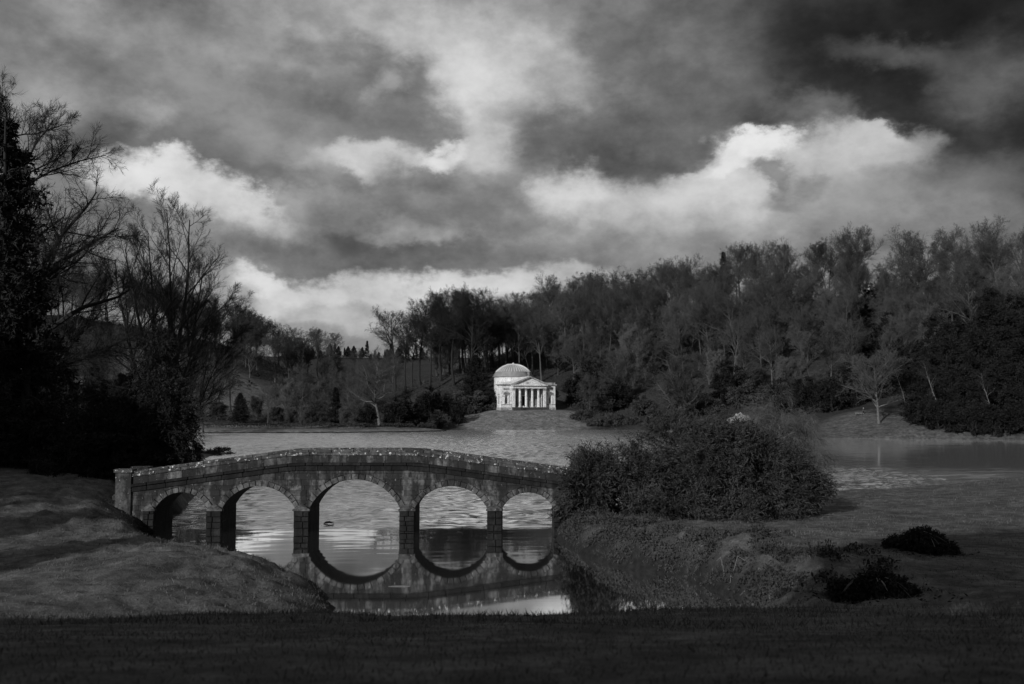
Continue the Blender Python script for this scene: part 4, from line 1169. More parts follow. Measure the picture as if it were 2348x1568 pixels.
def far_trees():
    g = np.random.default_rng(8)
    # tall dark trees on the rise left of the temple
    spots = [(905, 392), (930, 384), (962, 396), (985, 382), (1010, 392), (1040, 386), (1062, 400), (1085, 384), (1112, 396), (1140, 404), (945, 410), (1030, 412), (1165, 412), (1195, 420)]
    for i, (px, d) in enumerate(spots):
        x, y, z = on(px, d)
        put('tall_tree', RIDGE[i % 2], 'tall dark bare tree on the skyline clump left of the dome', 'tree', (x, y, z - .2), g.uniform(0, 6.28), g.uniform(1.1, 1.26) * (.84 if px < 950 else 1) * (.72 if px > 1130 else 1), 'tall skyline trees left of the temple')
    x, y, z = on(1083, 379); put('tall_tree', RIDGE[0], 'tallest bare tree of the skyline clump, directly above the dark yew', 'tree', (x, y, z - .2), 1.0, 1.34)
    # valley floor and spit
    x, y, z = on(1090, 371); put('yew_tree', CONE[1], 'black pointed yew standing close behind the left side of the dome', 'tree', (x, y, z - .2), .4, 1.28)
    x, y, z = on(872, 322); put('pale_tree', plant_pair(bt(41, 25, .5, 12, .28, 11.5, (20, 11, 9, 9), la=(28, 65), trop=.02, twig_r=.013, lean=-.12, wob=.12), M['bark_pale'], M['twig']), 'bare tree with a leaning pale trunk behind the clipped hedge', 'tree', (x, y, z - .2), 0, .98)
    x, y, z = on(615, 318); put('small_tree', WOOD[2], 'small round headed bare tree standing alone behind the long hedge', 'tree', (x, y, z - .1), 2.0, .52)
    x, y, z = on(552, 325); put('dark_tree', CONE[1], 'broad dark evergreen tree behind the left part of the long hedge', 'tree', (x, y, z - .2), .9, .66)
    x, y, z = on(770, 316); put('conifer_tree', CONE[0], 'black columnar conifer behind the middle of the long hedge', 'tree', (x, y, z - .2), .4, (.78, .78, .62))
    for i, (px, d, s) in enumerate([(655, 340, .62), (690, 352, .72), (725, 348, .66), (760, 360, .7), (800, 352, .72), (835, 368, .8), (700, 372, .75), (640, 362, .66), (820, 335, .6)]):
        x, y, z = on(px, d); put('misty_tree', DENSE[i % 2], 'pale twiggy bare tree in the thicket of the valley floor', 'tree', (x, y, z - .2), g.uniform(0, 6.28), s, 'twiggy trees on the valley floor')
    for i, (px, d, s) in enumerate([(735, 470, .7), (770, 500, .7), (800, 455, .8), (835, 440, .9), (860, 418, .9), (785, 560, .7), (745, 540, .7), (820, 520, .8), (880, 440, 1.0), (900, 430, .95)]):
        x, y, z = on(px, d); put('valley_tree', WOOD[i % 5], 'small far bare tree in the gap between the two hills', 'tree', (x, y, z - .2), g.uniform(0, 6.28), s * .8, 'far trees in the valley gap')
    for i in range(34):
        px = 690 + i * 9.5 + g.uniform(-4, 4); d = g.uniform(880, 940)
        x, y, z = on(px, d)
        d += g.uniform(0, 30); px += g.uniform(-5, 5)
        put('distant_conifer', CONE[i % 2], 'tiny pointed conifer on the distant ridge in the valley gap', 'tree', (x, y, z - .5), g.uniform(0, 6.28), g.uniform(.4, .85), 'distant ridge conifers')
    # shrubs on the far shore
    sh = [(840, 312, 1, 1.5, 'rounded clipped looking shrub at the foot of the pale leaning trunk'), (905, 318, 1, 1.9, 'dark evergreen shrub right of the pale leaning trunk'), (935, 322, 1, 2.1, 'tallest dark evergreen shrub on the point left of the temple lawn'),
          (965, 326, 0, 1.7, 'loose grey shrub on the point left of the temple lawn'), (1000, 332, 0, 1.6, 'low grey shrub beside the tip of the grass spit'), (1020, 352, 0, 2.2, 'big pale shrub above the left end of the temple lawn'),
          (1060, 356, 0, 2.3, 'pale bushy shrub halfway between yew and temple lawn'), (1095, 358, 0, 2.2, 'pale bushy shrub close against the left flank of the temple'), (1050, 340, 1, 1.5, 'dark low shrub at the left end of the temple lawn'), (1120, 362, 1, 1.7, 'dark shrub tucked against the left wall of the temple'),
          (985, 345, 1, 2.4, 'dark evergreen thicket below the tall skyline clump'), (1322, 374, 1, 2.3, 'black evergreen shrub against the right wall of the temple'), (1350, 380, 1, 2.8, 'tall black evergreen shrub a little right of the temple'), (1345, 345, 2, 1.7, 'round low shrub at the right end of the temple lawn'),
          (1375, 338, 2, 1.7, 'low spreading shrub on the shore right of the temple lawn'), (1415, 340, 2, 1.9, 'wide spreading shrub on the shore left of the big bush'), (1365, 360, 0, 2.1, 'grey shrub under the trees right of the temple'), (1420, 362, 1, 2.3, 'dark shrub under the trees left of the old pollard'),
          (1470, 352, 0, 2.0, 'grey shrub left of the old pollard trunk'), (1500, 335, 0, 1.8, 'low grey shrub in front of the old pollard trunk'), (1620, 330, 0, 2.0, 'low grey shrub right of the old pollard trunk'), (1660, 345, 1, 2.2, 'black rounded evergreen behind the pale rocks'),
          (1720, 325, 0, 2.4, 'feathery grey evergreen right of the pale rocks'), (1690, 332, 1, 2.6, 'dark plumed evergreen above the pale rocks'), (1790, 300, 1, 2.2, 'dark shrub behind the weeping tree, left one'), (1850, 290, 1, 2.2, 'dark shrub behind the weeping tree, right one'), (1905, 285, 1, 2.0, 'dark shrub at the left end of the far right lawn'),
          (1940, 292, 1, 2.4, 'black shrub behind the bench on the far right lawn'), (1985, 298, 1, 2.4, 'black shrub behind the spreading lawn tree'), (2040, 300, 1, 2.2, 'black shrub behind the right half of the spreading lawn tree')]
    for px, d, k, s, lab in sh:
        x, y, z = on(px, d); put('shrub', SHRUB[k], lab, 'shrub', (x, y, z - .15), g.uniform(0, 6.28), s)
    for i, (px, d, s) in enumerate([(700, 306, .9), (735, 308, .9), (665, 310, .8), (500, 330, 1.1), (590, 335, 1.0), (640, 322, 1.0), (790, 312, .8), (1010, 362, 1.5), (1330, 378, 1.5), (1400, 375, 1.6), (1450, 372, 1.5), (1540, 350, 1.3), (1590, 345, 1.3), (1350, 395, 1.7), (1480, 388, 1.8), (1560, 375, 1.8), (1640, 365, 1.7), (1720, 352, 1.6), (1800, 330, 1.6), (1870, 315, 1.5)]):
        x, y, z = on(px, d)
        if px < 1000: lab, gr = 'pale twiggy thicket bush behind the long clipped hedge', 'thicket bushes behind the hedge'
        else: lab, gr = 'pale twiggy thicket bush at the foot of the wooded hill', 'thicket bushes under the hill'
        put('thicket_bush', TWIGGY[i % 2], lab, 'bush', (x, y, z - .1), g.uniform(0, 6.28), s, gr)
    # trees along the foot of the hill
    for i, (px, d, s, lab) in enumerate([(1330, 385, .75, 'slender bare tree rising behind the right wall of the temple'), (1210, 400, .7, 'bare tree with pale forked limbs straight behind the pediment'), (1352, 350, .55, 'small bare tree standing on the right edge of the temple lawn'),
                                        (1420, 368, .8, 'bare tree with crooked pale limbs among dark shrubs'), (1700, 335, .75, 'bare tree behind the pale rocks'), (1770, 330, .8, 'dark bare tree with a drooping crown behind the weeping tree'), (1855, 322, .85, 'bare tree above the left end of the far right lawn'), (1905, 330, .8, 'bare tree straight above the bench on the far right lawn'), (1960, 325, .85, 'bare tree close behind the left half of the spreading lawn tree'), (2040, 322, .8, 'bare tree close behind the right half of the spreading lawn tree')]):
        x, y, z = on(px, d); put('bare_tree', WOOD[(i * 2 + 1) % 5], lab, 'tree', (x, y, z - .2), i * 1.3, s)
    x, y, z = on(1562, 322)
    put('pollard_tree', plant_pair(bt(43, 27, 1.1, 12, .12, 8.0, (16, 9, 8, 8), la=(30, 70), trop=.03, twig_r=.012, stems=6, stem_a=.42, wob=.13), M['bark'], M['twig']), 'old thick stemmed pollard with several crooked upright limbs above the big bush', 'tree', (x, y, z - .3), .6, .95)
    x, y, z = on(2012, 254)
    put('spreading_tree', plant_pair(bt(45, 18, .34, 12, .24, 10, (22, 10, 9, 9), la=(28, 72), trop=.03, twig_r=.017, lean=-.10), M['bark_pale'], M['twig_pale']), 'spreading bare tree standing alone on the far right lawn', 'tree', (x, y, z - .1), .2, 1.0)
    BIR = plant_pair(bt(47, 20, .17, 12, .45, 3.4, (14, 7, 7, 6), la=(30, 60), trop=.05, droop=.12, twig_r=.012, wob=.10, lean=-.10), M['bark_pale'], M['twig_dark'])
    for px, d, s, lab, rz in [(2160, 246, 1.0, 'slim crooked birch with a white trunk at the far right shore', 0), (2078, 262, .95, 'birch with a short pale trunk just right of the spreading lawn tree', .3), (2276, 238, .9, 'birch with a pale straight trunk, last one before the dark right edge', .5)]:
        x, y, z = on(px, d); put('birch_tree', BIR, lab, 'tree', (x, y, z - .1), rz, s)
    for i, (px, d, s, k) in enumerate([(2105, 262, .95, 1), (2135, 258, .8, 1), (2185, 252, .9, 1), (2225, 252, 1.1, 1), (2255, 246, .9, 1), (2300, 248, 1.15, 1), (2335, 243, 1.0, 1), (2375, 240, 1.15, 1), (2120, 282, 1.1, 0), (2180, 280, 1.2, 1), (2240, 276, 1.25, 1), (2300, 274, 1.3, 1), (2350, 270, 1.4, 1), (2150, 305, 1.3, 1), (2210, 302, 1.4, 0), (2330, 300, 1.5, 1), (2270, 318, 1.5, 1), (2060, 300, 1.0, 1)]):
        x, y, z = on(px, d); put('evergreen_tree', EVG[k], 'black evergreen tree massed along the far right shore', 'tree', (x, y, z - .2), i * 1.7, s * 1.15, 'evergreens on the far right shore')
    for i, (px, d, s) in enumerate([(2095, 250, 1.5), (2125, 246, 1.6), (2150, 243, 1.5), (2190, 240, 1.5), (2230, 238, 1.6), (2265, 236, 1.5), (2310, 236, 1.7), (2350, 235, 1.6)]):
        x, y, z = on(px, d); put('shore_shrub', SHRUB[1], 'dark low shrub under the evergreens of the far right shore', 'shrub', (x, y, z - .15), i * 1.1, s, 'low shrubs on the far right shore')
    x, y, z = on(1662, 470); put('spire_conifer', CONE[0], 'single ragged conifer poking above the wooded skyline', 'tree', (x, y, z), 0, (1.1, 1.1, 1.4))
    # left: dark trees beyond the near evergreens
    for i, (px, d, s) in enumerate([(190, 150, .62), (250, 170, .7), (305, 190, .75), (350, 215, .8), (130, 140, .6), (60, 150, .7), (420, 250, .75), (470, 285, .72), (380, 262, .82), (300, 245, .9), (500, 330, .8), (530, 360, .8), (440, 340, .95), (230, 230, .9)]):
        x, y, z = on(px, d); put('slope_tree', WOOD[i % 5] if i % 3 else DENSE[1], 'dark bare tree on the slope behind the near left evergreens', 'tree', (x, y, z - .2), g.uniform(0, 6.28), s, 'bare trees on the near left slope')
    for i, (px, d, s) in enumerate([(215, 130, 1.0), (150, 120, .9), (280, 160, 1.0), (40, 120, 1.0), (90, 135, 1.1), (350, 200, .9)]):
        x, y, z = on(px, d); put('slope_evergreen', CONE[1], 'dark evergreen on the slope behind the near left bushes', 'tree', (x, y, z - .2), g.uniform(0, 6.28), s * .72, 'evergreens on the near left slope')
far_trees()

def near_trees():
    # far left: great bare tree and black conifer
    x, y = -43.0, 88.0
    put('great_tree', plant_pair(bt(51, 37, .75, 12, .16, 13.5, (30, 13, 11, 10), la=(38, 80), trop=.02, twig_r=.013, twig_l=1.15, ratio=(.42, .42, .55), wob=.09), M['bark_dark'], M['twig_dark']),
        'great bare tree with a wide fine twigged crown rising at the left edge', 'tree', (x, y, gz(x, y) - .3), .5, .99)
    x, y = -38.2, 110.0
    put('lime_tree', plant_pair(bt(53, 32, .65, 12, .22, 7.2, (14, 9, 8, 8), la=(25, 58), trop=.05, twig_r=.0085, twig_l=1.1, stems=7, stem_a=.5, wob=.06, ratio=(.42, .46, .5), ta=(20, 48)), M['bark_dark'], M['twig_dark']),
        'many stemmed bare tree with upswept fan shaped crown behind the left bushes', 'tree', (x, y, gz(x, y) - .3), .25, .97)
    x, y = -39.5, 118.0
    put('forked_tree', plant_pair(bt(59, 24, .40, 12, .22, 6.5, (16, 9, 9, 8), la=(22, 50), trop=.04, twig_r=.0085, stems=3, stem_a=.5, wob=.06, ratio=(.45, .5, .5), ta=(20, 45)), M['bark_dark'], M['twig_dark']),
        'lower bare tree with three spreading stems right of the many stemmed tree', 'tree', (x, y, gz(x, y) - .3), 0.5, .95).rotation_euler = (0, R(17), .3)
    x, y = -40.5, 78.0
    prof = lambda t: (5.6 * (1 - t) ** .75 + .5) if t > .25 else 4.9 + t * 2
    put('black_conifer', plant_pair(conifer(55, 27.5, .6, prof, 280, (.44, .15), 91, irr=.42), M['bark_dark'], M['leaf_dark']), 'towering black conifer filling the left edge', 'tree', (x, y, gz(x, y) - .3), 0, 1.0)
    x, y = -36.2, 74.0
    put('black_conifer', plant_pair(conifer(56, 15, .5, lambda t: 3.6 * (1 - t ** 1.4) + .5, 180, (.40, .14), 98, irr=.4), M['bark_dark'], M['leaf_dark']), 'shorter black conifer in front of the towering one at the left edge', 'tree', (x, y, gz(x, y) - .3), 0, 1.0)
    # yews left of the bridge
    gd = gz(-25, 70)
    lobes = [(-25.6, 71, 10.4, 1.7, 1.9, 3.3), (-24.3, 70, 7.2, 2.2, 2.4, 3.6), (-23.6, 69.5, 4.6, 2.3, 2.4, 2.8), (-26.3, 71, 5.5, 3, 3, 4.2), (-24.8, 69, 3.6, 2.8, 2.2, 1.9)]
    def mass(name, lab, cat, seed, lobes, n, spray, leaf, m, gz0, **k):
        c = np.array(lobes)[:, :2].mean(0)
        lb = [(a - c[0], b - c[1], e - gz0, q, w, s) for a, b, e, q, w, s in lobes]
        put(name, plant_pair(leafy_mass(seed, lb, n, spray, leaf, **k), M['bark_dark'], M[m], ('stem', 'foliage')), lab, cat, (c[0], c[1], gz0))
    mass('yew_bush', 'tall dark yew bush overhanging the left end of the bridge', 'bush', 61, lobes, 5200, (.75, 12), (.22, .065), 'leaf_dark', gd, up=-.15, droop=-.22)
    mass('evergreen_bush', 'dark rounded evergreen bush left of the tall yew', 'bush', 62, [(-29, 71, 6, 2.6, 3, 3.4), (-31.8, 72, 5.2, 2.3, 2.5, 2.8), (-28, 69, 4.6, 2.4, 2.4, 2.0), (-30.5, 69.5, 4.0, 2.8, 2.2, 1.5)], 3600, (.75, 11), (.24, .07), 'leaf_dark', gz(-30, 70), up=-.1, droop=-.2)
    mass('evergreen_bush', 'low black evergreen bush beneath the towering conifer', 'bush', 63, [(-35, 73, 5.6, 2.4, 2.4, 3.0), (-38.5, 74, 5.6, 2.6, 2.6, 3.2), (-41.5, 76, 6, 2.6, 2.6, 3.2)], 2600, (.8, 10), (.26, .08), 'leaf_dark', gz(-38, 74), up=0, droop=-.2)
    # the big spreading bush at the right end of the bridge
    lobes = [(5.6, 62, 2.4, 2.2, 2.6, 2.3), (7.7, 62.5, 3.1, 2.7, 3.2, 2.8), (10.6, 64, 3.8, 2.9, 3.8, 3.5), (12.6, 64.3, 4.0, 2.6, 3.6, 3.5), (14.3, 64.5, 3.5, 2.8, 3.8, 3.2), (16.6, 65.5, 3.3, 2.8, 3.6, 3.1), (18.6, 66, 2.3, 1.9, 2.8, 2.4),
             (6.0, 59.8, 1.5, 2.4, 2, 1.3), (9, 60, 1.6, 2.8, 2.2, 1.5), (12.5, 61, 1.6, 2.8, 2.2, 1.6), (16, 63, 1.5, 2.8, 2.0, 1.5), (4.6, 61, 1.4, 1.5, 1.6, 1.2), (5.1, 61.3, 3.3, 1.8, 2.0, 1.8), (4.3, 60.8, 2.5, 1.5, 1.7, 1.9)]
    mass('spreading_bush', 'huge spreading evergreen bush on the lawn at the right end of the bridge', 'bush', 64, lobes, 8600, (1.15, 16), (.28, .055), 'leaf_bush', gz(11, 63), up=.42, droop=-.13, stems=30, inner=.3, clump=40, tight=.19)
    # weeping tree behind it
    x, y = 24.0, 88.5
    put('weeping_tree', plant_pair(bt(71, 9.5, .28, 12, .30, 5.4, (18, 10, 9, 7), la=(50, 85), trop=-.03, droop=.18, twig_r=.011, twig_l=1.7, ratio=(.5, .6, .7), wob=.16), M['bark'], M['twig_pale']),
        'weeping bare tree trailing pale twigs towards the water behind the big bush', 'tree', (x, y, gz(x, y) - .1), .4, 1.0)
    # woodland behind and to the left of the viewpoint, out of the picture: it shades the foreground
    g = np.random.default_rng(3)
    for i, (x, y, s) in enumerate([(-44, -14, .8), (-37, -16, .85), (-30, -14, .95), (-24, -19, 1.15), (-17, -21, 1.15), (-10, -24, 1.2), (-3, -26, 1.2), (4, -29, 1.25), (12, -30, 1.25), (-34, -22, 1.25), (-20, -30, 1.3), (-50, 2, 1.1), (-55, 12, 1.1), (-58, 22, 1.1), (-56, 31, 1.1), (-64, 26, 1.2), (20, -34, 1.3), (28, -36, 1.35), (-62, 40, 1.2), (-54, 42, 1.1), (-27, -21, 1.2), (-13, -29, 1.25), (-1, -32, 1.3)]):
        put('shade_tree', CONE[1], 'broad evergreen tree of the garden wood beside the viewpoint', 'tree', (x, y, gz(x, y) - .2), g.uniform(0, 6.28), (s * 1.25, s * 1.25, s * (1.0 if y < 0 else 1.05 if y < 15 else 1.45)), 'evergreens round the viewpoint')
    # two unseen trees added overhead to cut sky light on the foreground
    OVER = plant_pair(leafy_mass(91, [(0, 0, 15, 6.5, 6.5, 4.2), (3, 3, 12.5, 4.5, 4.5, 2.4), (-3, -2, 13, 5, 5, 3), (1, -3, 19, 5, 5, 3.5)], 4200, (1.6, 10), (.5, .18), stems=12), M['bark_dark'], M['leaf_dark'])
    for x, y, lab in [(-9.5, -1.5, 'unseen tree added to shade the foreground, left of the viewpoint'), (10.5, -2.0, 'unseen tree added to shade the foreground, right of the viewpoint')]:
        put('added_shade_tree', OVER, lab, 'tree', (x, y, gz(x, y) - .1), .4)
near_trees()
# ------------------------------------------------------------------ hedges, edging, small things
def hedge(label, pts, w, h, seed):
    """clipped hedge along a line of ground points"""
    g = np.random.default_rng(seed)
    pts = np.array(pts, float)
    c = pts.mean(0)
    o = thing('hedge', label, 'hedge', (c[0], c[1], 0), 0, 'clipped hedges on the grass spit')
    seg = np.linalg.norm(np.diff(pts, axis=0), axis=1); tot = seg.sum()
    n = int(tot * 90)
    u = g.uniform(0, tot, n); cs = np.concatenate([[0], np.cumsum(seg)])
    k = np.clip(np.searchsorted(cs, u) - 1, 0, len(seg) - 1)
    f = ((u - cs[k]) / seg[k])[:, None]
    p = pts[k] * (1 - f) + pts[k + 1] * f
    t = pts[k + 1] - pts[k]; nn = np.stack([-t[:, 1], t[:, 0]], 1) / seg[k][:, None]
    a = g.uniform(0, math.pi, n)
    off = np.cos(a) * w / 2 * (1 + .15 * g.normal(size=n)); hh = h * np.sin(a) ** .35 * (1 + .08 * np.sin(u * 1.3) + .05 * g.normal(size=n))
    e = np.minimum(1, np.minimum(u, tot - u) / (w * .5)); hh = hh * np.sqrt(np.clip(e, .05, 1))
    xy = p + nn * off[:, None]
    z = ground_z(xy[:, 0], xy[:, 1], False) + hh
    P = np.stack([xy[:, 0] - c[0], xy[:, 1] - c[1], z], 1)
    V, F = blades(g, P, g.normal(size=(n, 3)) + (0, 0, .5), .34, .20)
    Geo().add(V, F).obj('foliage', M['hedge'], o)
    s = int(tot / 2.5); q = []
    for i in range(s):
        v = (i + .5) / s * tot; j = min(max(np.searchsorted(cs, v) - 1, 0), len(seg) - 1)
        b = pts[j] + (pts[j + 1] - pts[j]) * (v - cs[j]) / seg[j]
        q.append([(b[0] - c[0], b[1] - c[1], gz(*b) - .2), (b[0] - c[0], b[1] - c[1], gz(*b) + h * .75)])
    V, F = tubes(np.array(q), np.full((s, 2), .05), 5)
    ob = Geo().add(V, F).obj('stems', M['bark_dark'], o); ob['kind'] = 'stuff'
hedge('long low clipped hedge along the grass spit across the lake', [(-128, 297), (-100, 298), (-75, 299), (-52, 302), (-42, 306)], 2.4, 1.5, 1)
hedge('short clipped hedge right of the long one, under the pale leaning trunk', [(-41, 309), (-35, 310.5), (-30.5, 313)], 2.0, 1.35, 2)
hedge('shortest rounded hedge at the tip of the grass spit', [(-30, 316), (-26.5, 316.5), (-24, 317)], 2.2, 1.5, 3)

def edging():
    o = thing('stone_edging', 'low dark stone edging along the waterline of the grass spit', 'edging', (0, 0, 0))
    pts = np.array([(-150, 281), (-120, 284.5), (-89, 286.5), (-60, 290), (-40, 297), (-28, 304), (-20.5, 312)], float)
    g = Geo()
    for (a, b) in zip(pts[:-1], pts[1:]):
        n = max(1, int(np.linalg.norm(b - a) / 4))
        for i in range(n):
            p, q = a + (b - a) * i / n, a + (b - a) * (i + .96) / n
            d = (q - p) / np.linalg.norm(q - p); w = np.array([d[1], -d[0]]) * .25
            h = .30 + rnd.uniform(-.04, .04)
            V = [(*(p - w), -.4), (*(q - w), -.4), (*(q + w), -.4), (*(p + w), -.4), (*(p - w), h), (*(q - w), h), (*(q + w), h), (*(p + w), h)]
            Geo().add(V, [(0, 3, 2, 1), (4, 5, 6, 7), (0, 1, 5, 4), (1, 2, 6, 5), (2, 3, 7, 6), (3, 0, 4, 7)]).obj('edging_stone', M['stone_stained'], o)
edging()

def rounded_mound():
    x, y = -46.6, 160
    g = np.random.default_rng(4)
    o = thing('clipped_shrub', 'low rounded shrub at the water on the point left of the bridge', 'shrub', (x, y, gz(x, y)))
    T, C = leafy_mass(65, [(0, 0, .5, 2.6, 2.0, 1.0), (-1.6, .3, .4, 1.8, 1.6, .7)], 900, (.4, 8), (.20, .09))
    T.obj('stem', M['bark_dark'], o); C.obj('foliage', M['leaf'], o)
rounded_mound()

def glints():  # pale lumps added where bright lake water gleams between the twigs
    g = np.random.default_rng(12)
    for i, (px, d, s, lab) in enumerate([(1672, 297, 1.4, 'pale lump added for the bright water behind the weeping twigs, left one'), (1690, 300, 2.0, 'largest pale lump added for the bright water behind the weeping twigs'), (1708, 298, 1.6, 'pale lump added for the bright water behind the weeping twigs, right one')]):
        x, y, z = on(px, d)
        V, F = [], []
        n, m = 14, 9
        for a in range(m):
            th = math.pi * (a + .5) / m
            for b in range(n):
                ph = 2 * math.pi * b / n
                u = np.array([math.sin(th) * math.cos(ph), math.sin(th) * math.sin(ph), math.cos(th)])
                r = 1 + .3 * math.sin(3 * u[0] + i) * math.cos(4 * u[2] + 2 * i) + .12 * g.normal()
                V.append(u * r * s * np.array((1.2, .8, .85)))
        for a in range(m - 1):
            for b in range(n): F.append((a * n + b, (a + 1) * n + b, (a + 1) * n + (b + 1) % n, a * n + (b + 1) % n))
        V += [np.array((0, 0, .85 * s)), np.array((0, 0, -.85 * s))]
        T = [(b, (b + 1) % n, n * m) for b in range(n)] + [((m - 1) * n + (b + 1) % n, (m - 1) * n + b, n * m + 1) for b in range(n)]
        o = Geo().add(V, F, T).obj('pale_glint', M['glint_pale'], None, loc=(x, y, z + s * .05))
        tag(o, lab, 'rock', 'pale rocks on the far shore')
glints()

def skin_body(name, joints, edges, m, parent=None, root=0, sub=1):
    me = bpy.data.meshes.new(name)
    me.from_pydata([j[:3] for j in joints], edges, []); me.materials.append(m)
    o = link(name, me, parent)
    sk = o.modifiers.new('skin', 'SKIN'); o.modifiers.new('sub', 'SUBSURF').levels = sub
    o.modifiers['sub'].render_levels = sub
    lay = me.skin_vertices[0].data if len(me.skin_vertices) else me.attributes.new('skin', 'FLOAT', 'POINT')
    for i, j in enumerate(joints):
        me.skin_vertices[0].data[i].radius = (j[3], j[4] if len(j) > 4 else j[3])
        me.skin_vertices[0].data[i].use_root = (i == root)
    return o

def bake_skin(joints, edges, sub=1, root=0):
    """grow a skin body once and keep its mesh"""
    me = bpy.data.meshes.new('body'); me.from_pydata([j[:3] for j in joints], edges, [])
    o = bpy.data.objects.new('body', me); COL.objects.link(o)
    bm_ = __import__('bmesh').new(); bm_.from_mesh(me)
    lay = bm_.verts.layers.skin.verify(); bm_.verts.ensure_lookup_table()
    for i, j in enumerate(joints):
        bm_.verts[i][lay].radius = (j[3], j[4] if len(j) > 4 else j[3]); bm_.verts[i][lay].use_root = (i == root)
    bm_.to_mesh(me); bm_.free()
    o.modifiers.new('skin', 'SKIN'); s = o.modifiers.new('sub', 'SUBSURF'); s.levels = sub; s.render_levels = sub
    dg = bpy.context.evaluated_depsgraph_get()
    out = bpy.data.meshes.new_from_object(o.evaluated_get(dg))
    bpy.data.objects.remove(o); bpy.data.meshes.remove(me)
    for p in out.polygons: p.use_smooth = True
    return out

def people():
    J = [(0, 0, .95, .155, .11), (0, 0, 1.15, .14, .10), (0, 0, 1.38, .18, .11), (0, 0, 1.50, .06), (0, -.01, 1.60, .085, .095), (0, -.01, 1.71, .075, .085),
         (.09, 0, .88, .095), (.10, -.03, .48, .065), (.11, .02, .09, .045), (.12, -.12, .04, .04, .03),
         (-.09, 0, .88, .095), (-.10, .02, .48, .065), (-.11, .05, .09, .045), (-.12, -.09, .04, .04, .03),
         (.20, 0, 1.40, .06), (.25, .02, 1.12, .045), (.24, -.08, .88, .034), (.24, -.12, .79, .03, .02),
         (-.20, 0, 1.40, .06), (-.25, .03, 1.12, .045), (-.24, -.05, .88, .034), (-.24, -.08, .79, .03, .02)]
    E = [(0, 1), (1, 2), (2, 3), (3, 4), (4, 5), (0, 6), (6, 7), (7, 8), (8, 9), (0, 10), (10, 11), (11, 12), (12, 13), (2, 14), (14, 15), (15, 16), (16, 17), (2, 18), (18, 19), (19, 20), (20, 21)]
    body = bake_skin(J, E); body.materials.append(M['skin'])
    coatJ = [(0, 0, .80, .19, .135), (0, 0, .95, .18, .13), (0, 0, 1.15, .16, .12), (0, 0, 1.38, .20, .13), (0, 0, 1.47, .09), (.205, 0, 1.40, .075), (.255, .02, 1.12, .06), (.245, -.08, .90, .05), (-.205, 0, 1.40, .075), (-.255, .03, 1.12, .06), (-.245, -.05, .90, .05)]
    coat = bake_skin(coatJ, [(0, 1), (1, 2), (2, 3), (3, 4), (3, 5), (5, 6), (6, 7), (3, 8), (8, 9), (9, 10)], 1, 2)
    legJ = [(0, 0, .93, .16, .12), (.09, 0, .86, .105), (.10, -.03, .48, .08), (.11, .02, .10, .06), (-.09, 0, .86, .105), (-.10, .02, .48, .08), (-.11, .05, .10, .06)]
    legs = bake_skin(legJ, [(0, 1), (1, 2), (2, 3), (0, 4), (4, 5), (5, 6)], 1, 0)
    hair = Geo().lathe([(.092, 1.60), (.098, 1.68), (.085, 1.75), (.04, 1.79), (0, 1.80)], 12, (0, .015)).mesh('hair', M['hair'], True)
    nose = Geo().add([(-.015, -.095, 1.62), (.015, -.095, 1.62), (0, -.12, 1.63), (0, -.09, 1.67)], [], ).add([(-.015, -.09, 1.62), (.015, -.09, 1.62), (0, -.12, 1.625), (0, -.09, 1.67)], np.zeros((0, 4), int), [(0, 1, 2), (1, 3, 2), (3, 0, 2)])
    nose = nose.mesh('nose', M['skin'])
    eye = Geo().lathe([(0, -.012), (.012, 0), (0, .012)], 6).mesh('eye', M['hair'])
    mw = Matrix.Translation((TX, TY, TZ)) @ Matrix.Rotation(TROT, 4, 'Z')
    def person(label, loc, rz, top, leg, s=1.0):
        o = thing('person', label, 'person', loc, rz, None, (s, s, s))
        link('body', body, o)
        for nm, me, mm in (('coat', coat, top), ('trousers', legs, leg)):
            m2 = me.copy(); m2.materials.clear(); m2.materials.append(M[mm]); link(nm, m2, o)
        link('hair', hair, o); link('nose', nose, o)
        for q in (-.032, .032): link('eye', eye, o, (q, -.085, 1.655))
    def spot(px, d):
        x, y, z = on(px, d); return (x, y, z)
    person('person in a white top and dark trousers standing at the temple steps', spot(1199.5, 352.6), math.pi + .3, 'cloth_white', 'cloth_dark', 1.0)
    person('person in dark clothes close beside the one in white at the temple', spot(1195, 352.2), math.pi - .2, 'cloth_dark', 'cloth_dark', .97)
    person('person in dark clothes standing next to the bench on the far right lawn', spot(1977, 265), .4, 'cloth_dark', 'cloth_dark', 1.02)
people()

def bench():
    x, y, z = on(1966, 264)
    o = thing('bench', 'small dark garden bench with pale seat edge on the far right lawn', 'bench', (x, y, z), -.1)
    for k in range(4): Geo().box(-.85, .85, -.28 + k * .14, -.17 + k * .14, .43, .47).obj('seat_slat', M['wood_pale'], o)
    for k in range(3): Geo().box(-.85, .85, .30, .33, .56 + k * .13, .66 + k * .13).obj('back_slat', M['wood'], o)
    for sx in (-.78, .78):
        Geo().box(sx - .04, sx + .04, -.27, -.19, -.05, .43).obj('leg', M['wood'], o)
        Geo().box(sx - .04, sx + .04, .24, .298, -.05, .97).obj('leg', M['wood'], o)
        Geo().box(sx - .05, sx + .05, -.28, .235, .62, .66).obj('armrest', M['wood_pale'], o)
        Geo().box(sx - .03, sx + .03, -.26, -.20, .475, .618).obj('arm_post', M['wood'], o)
bench()

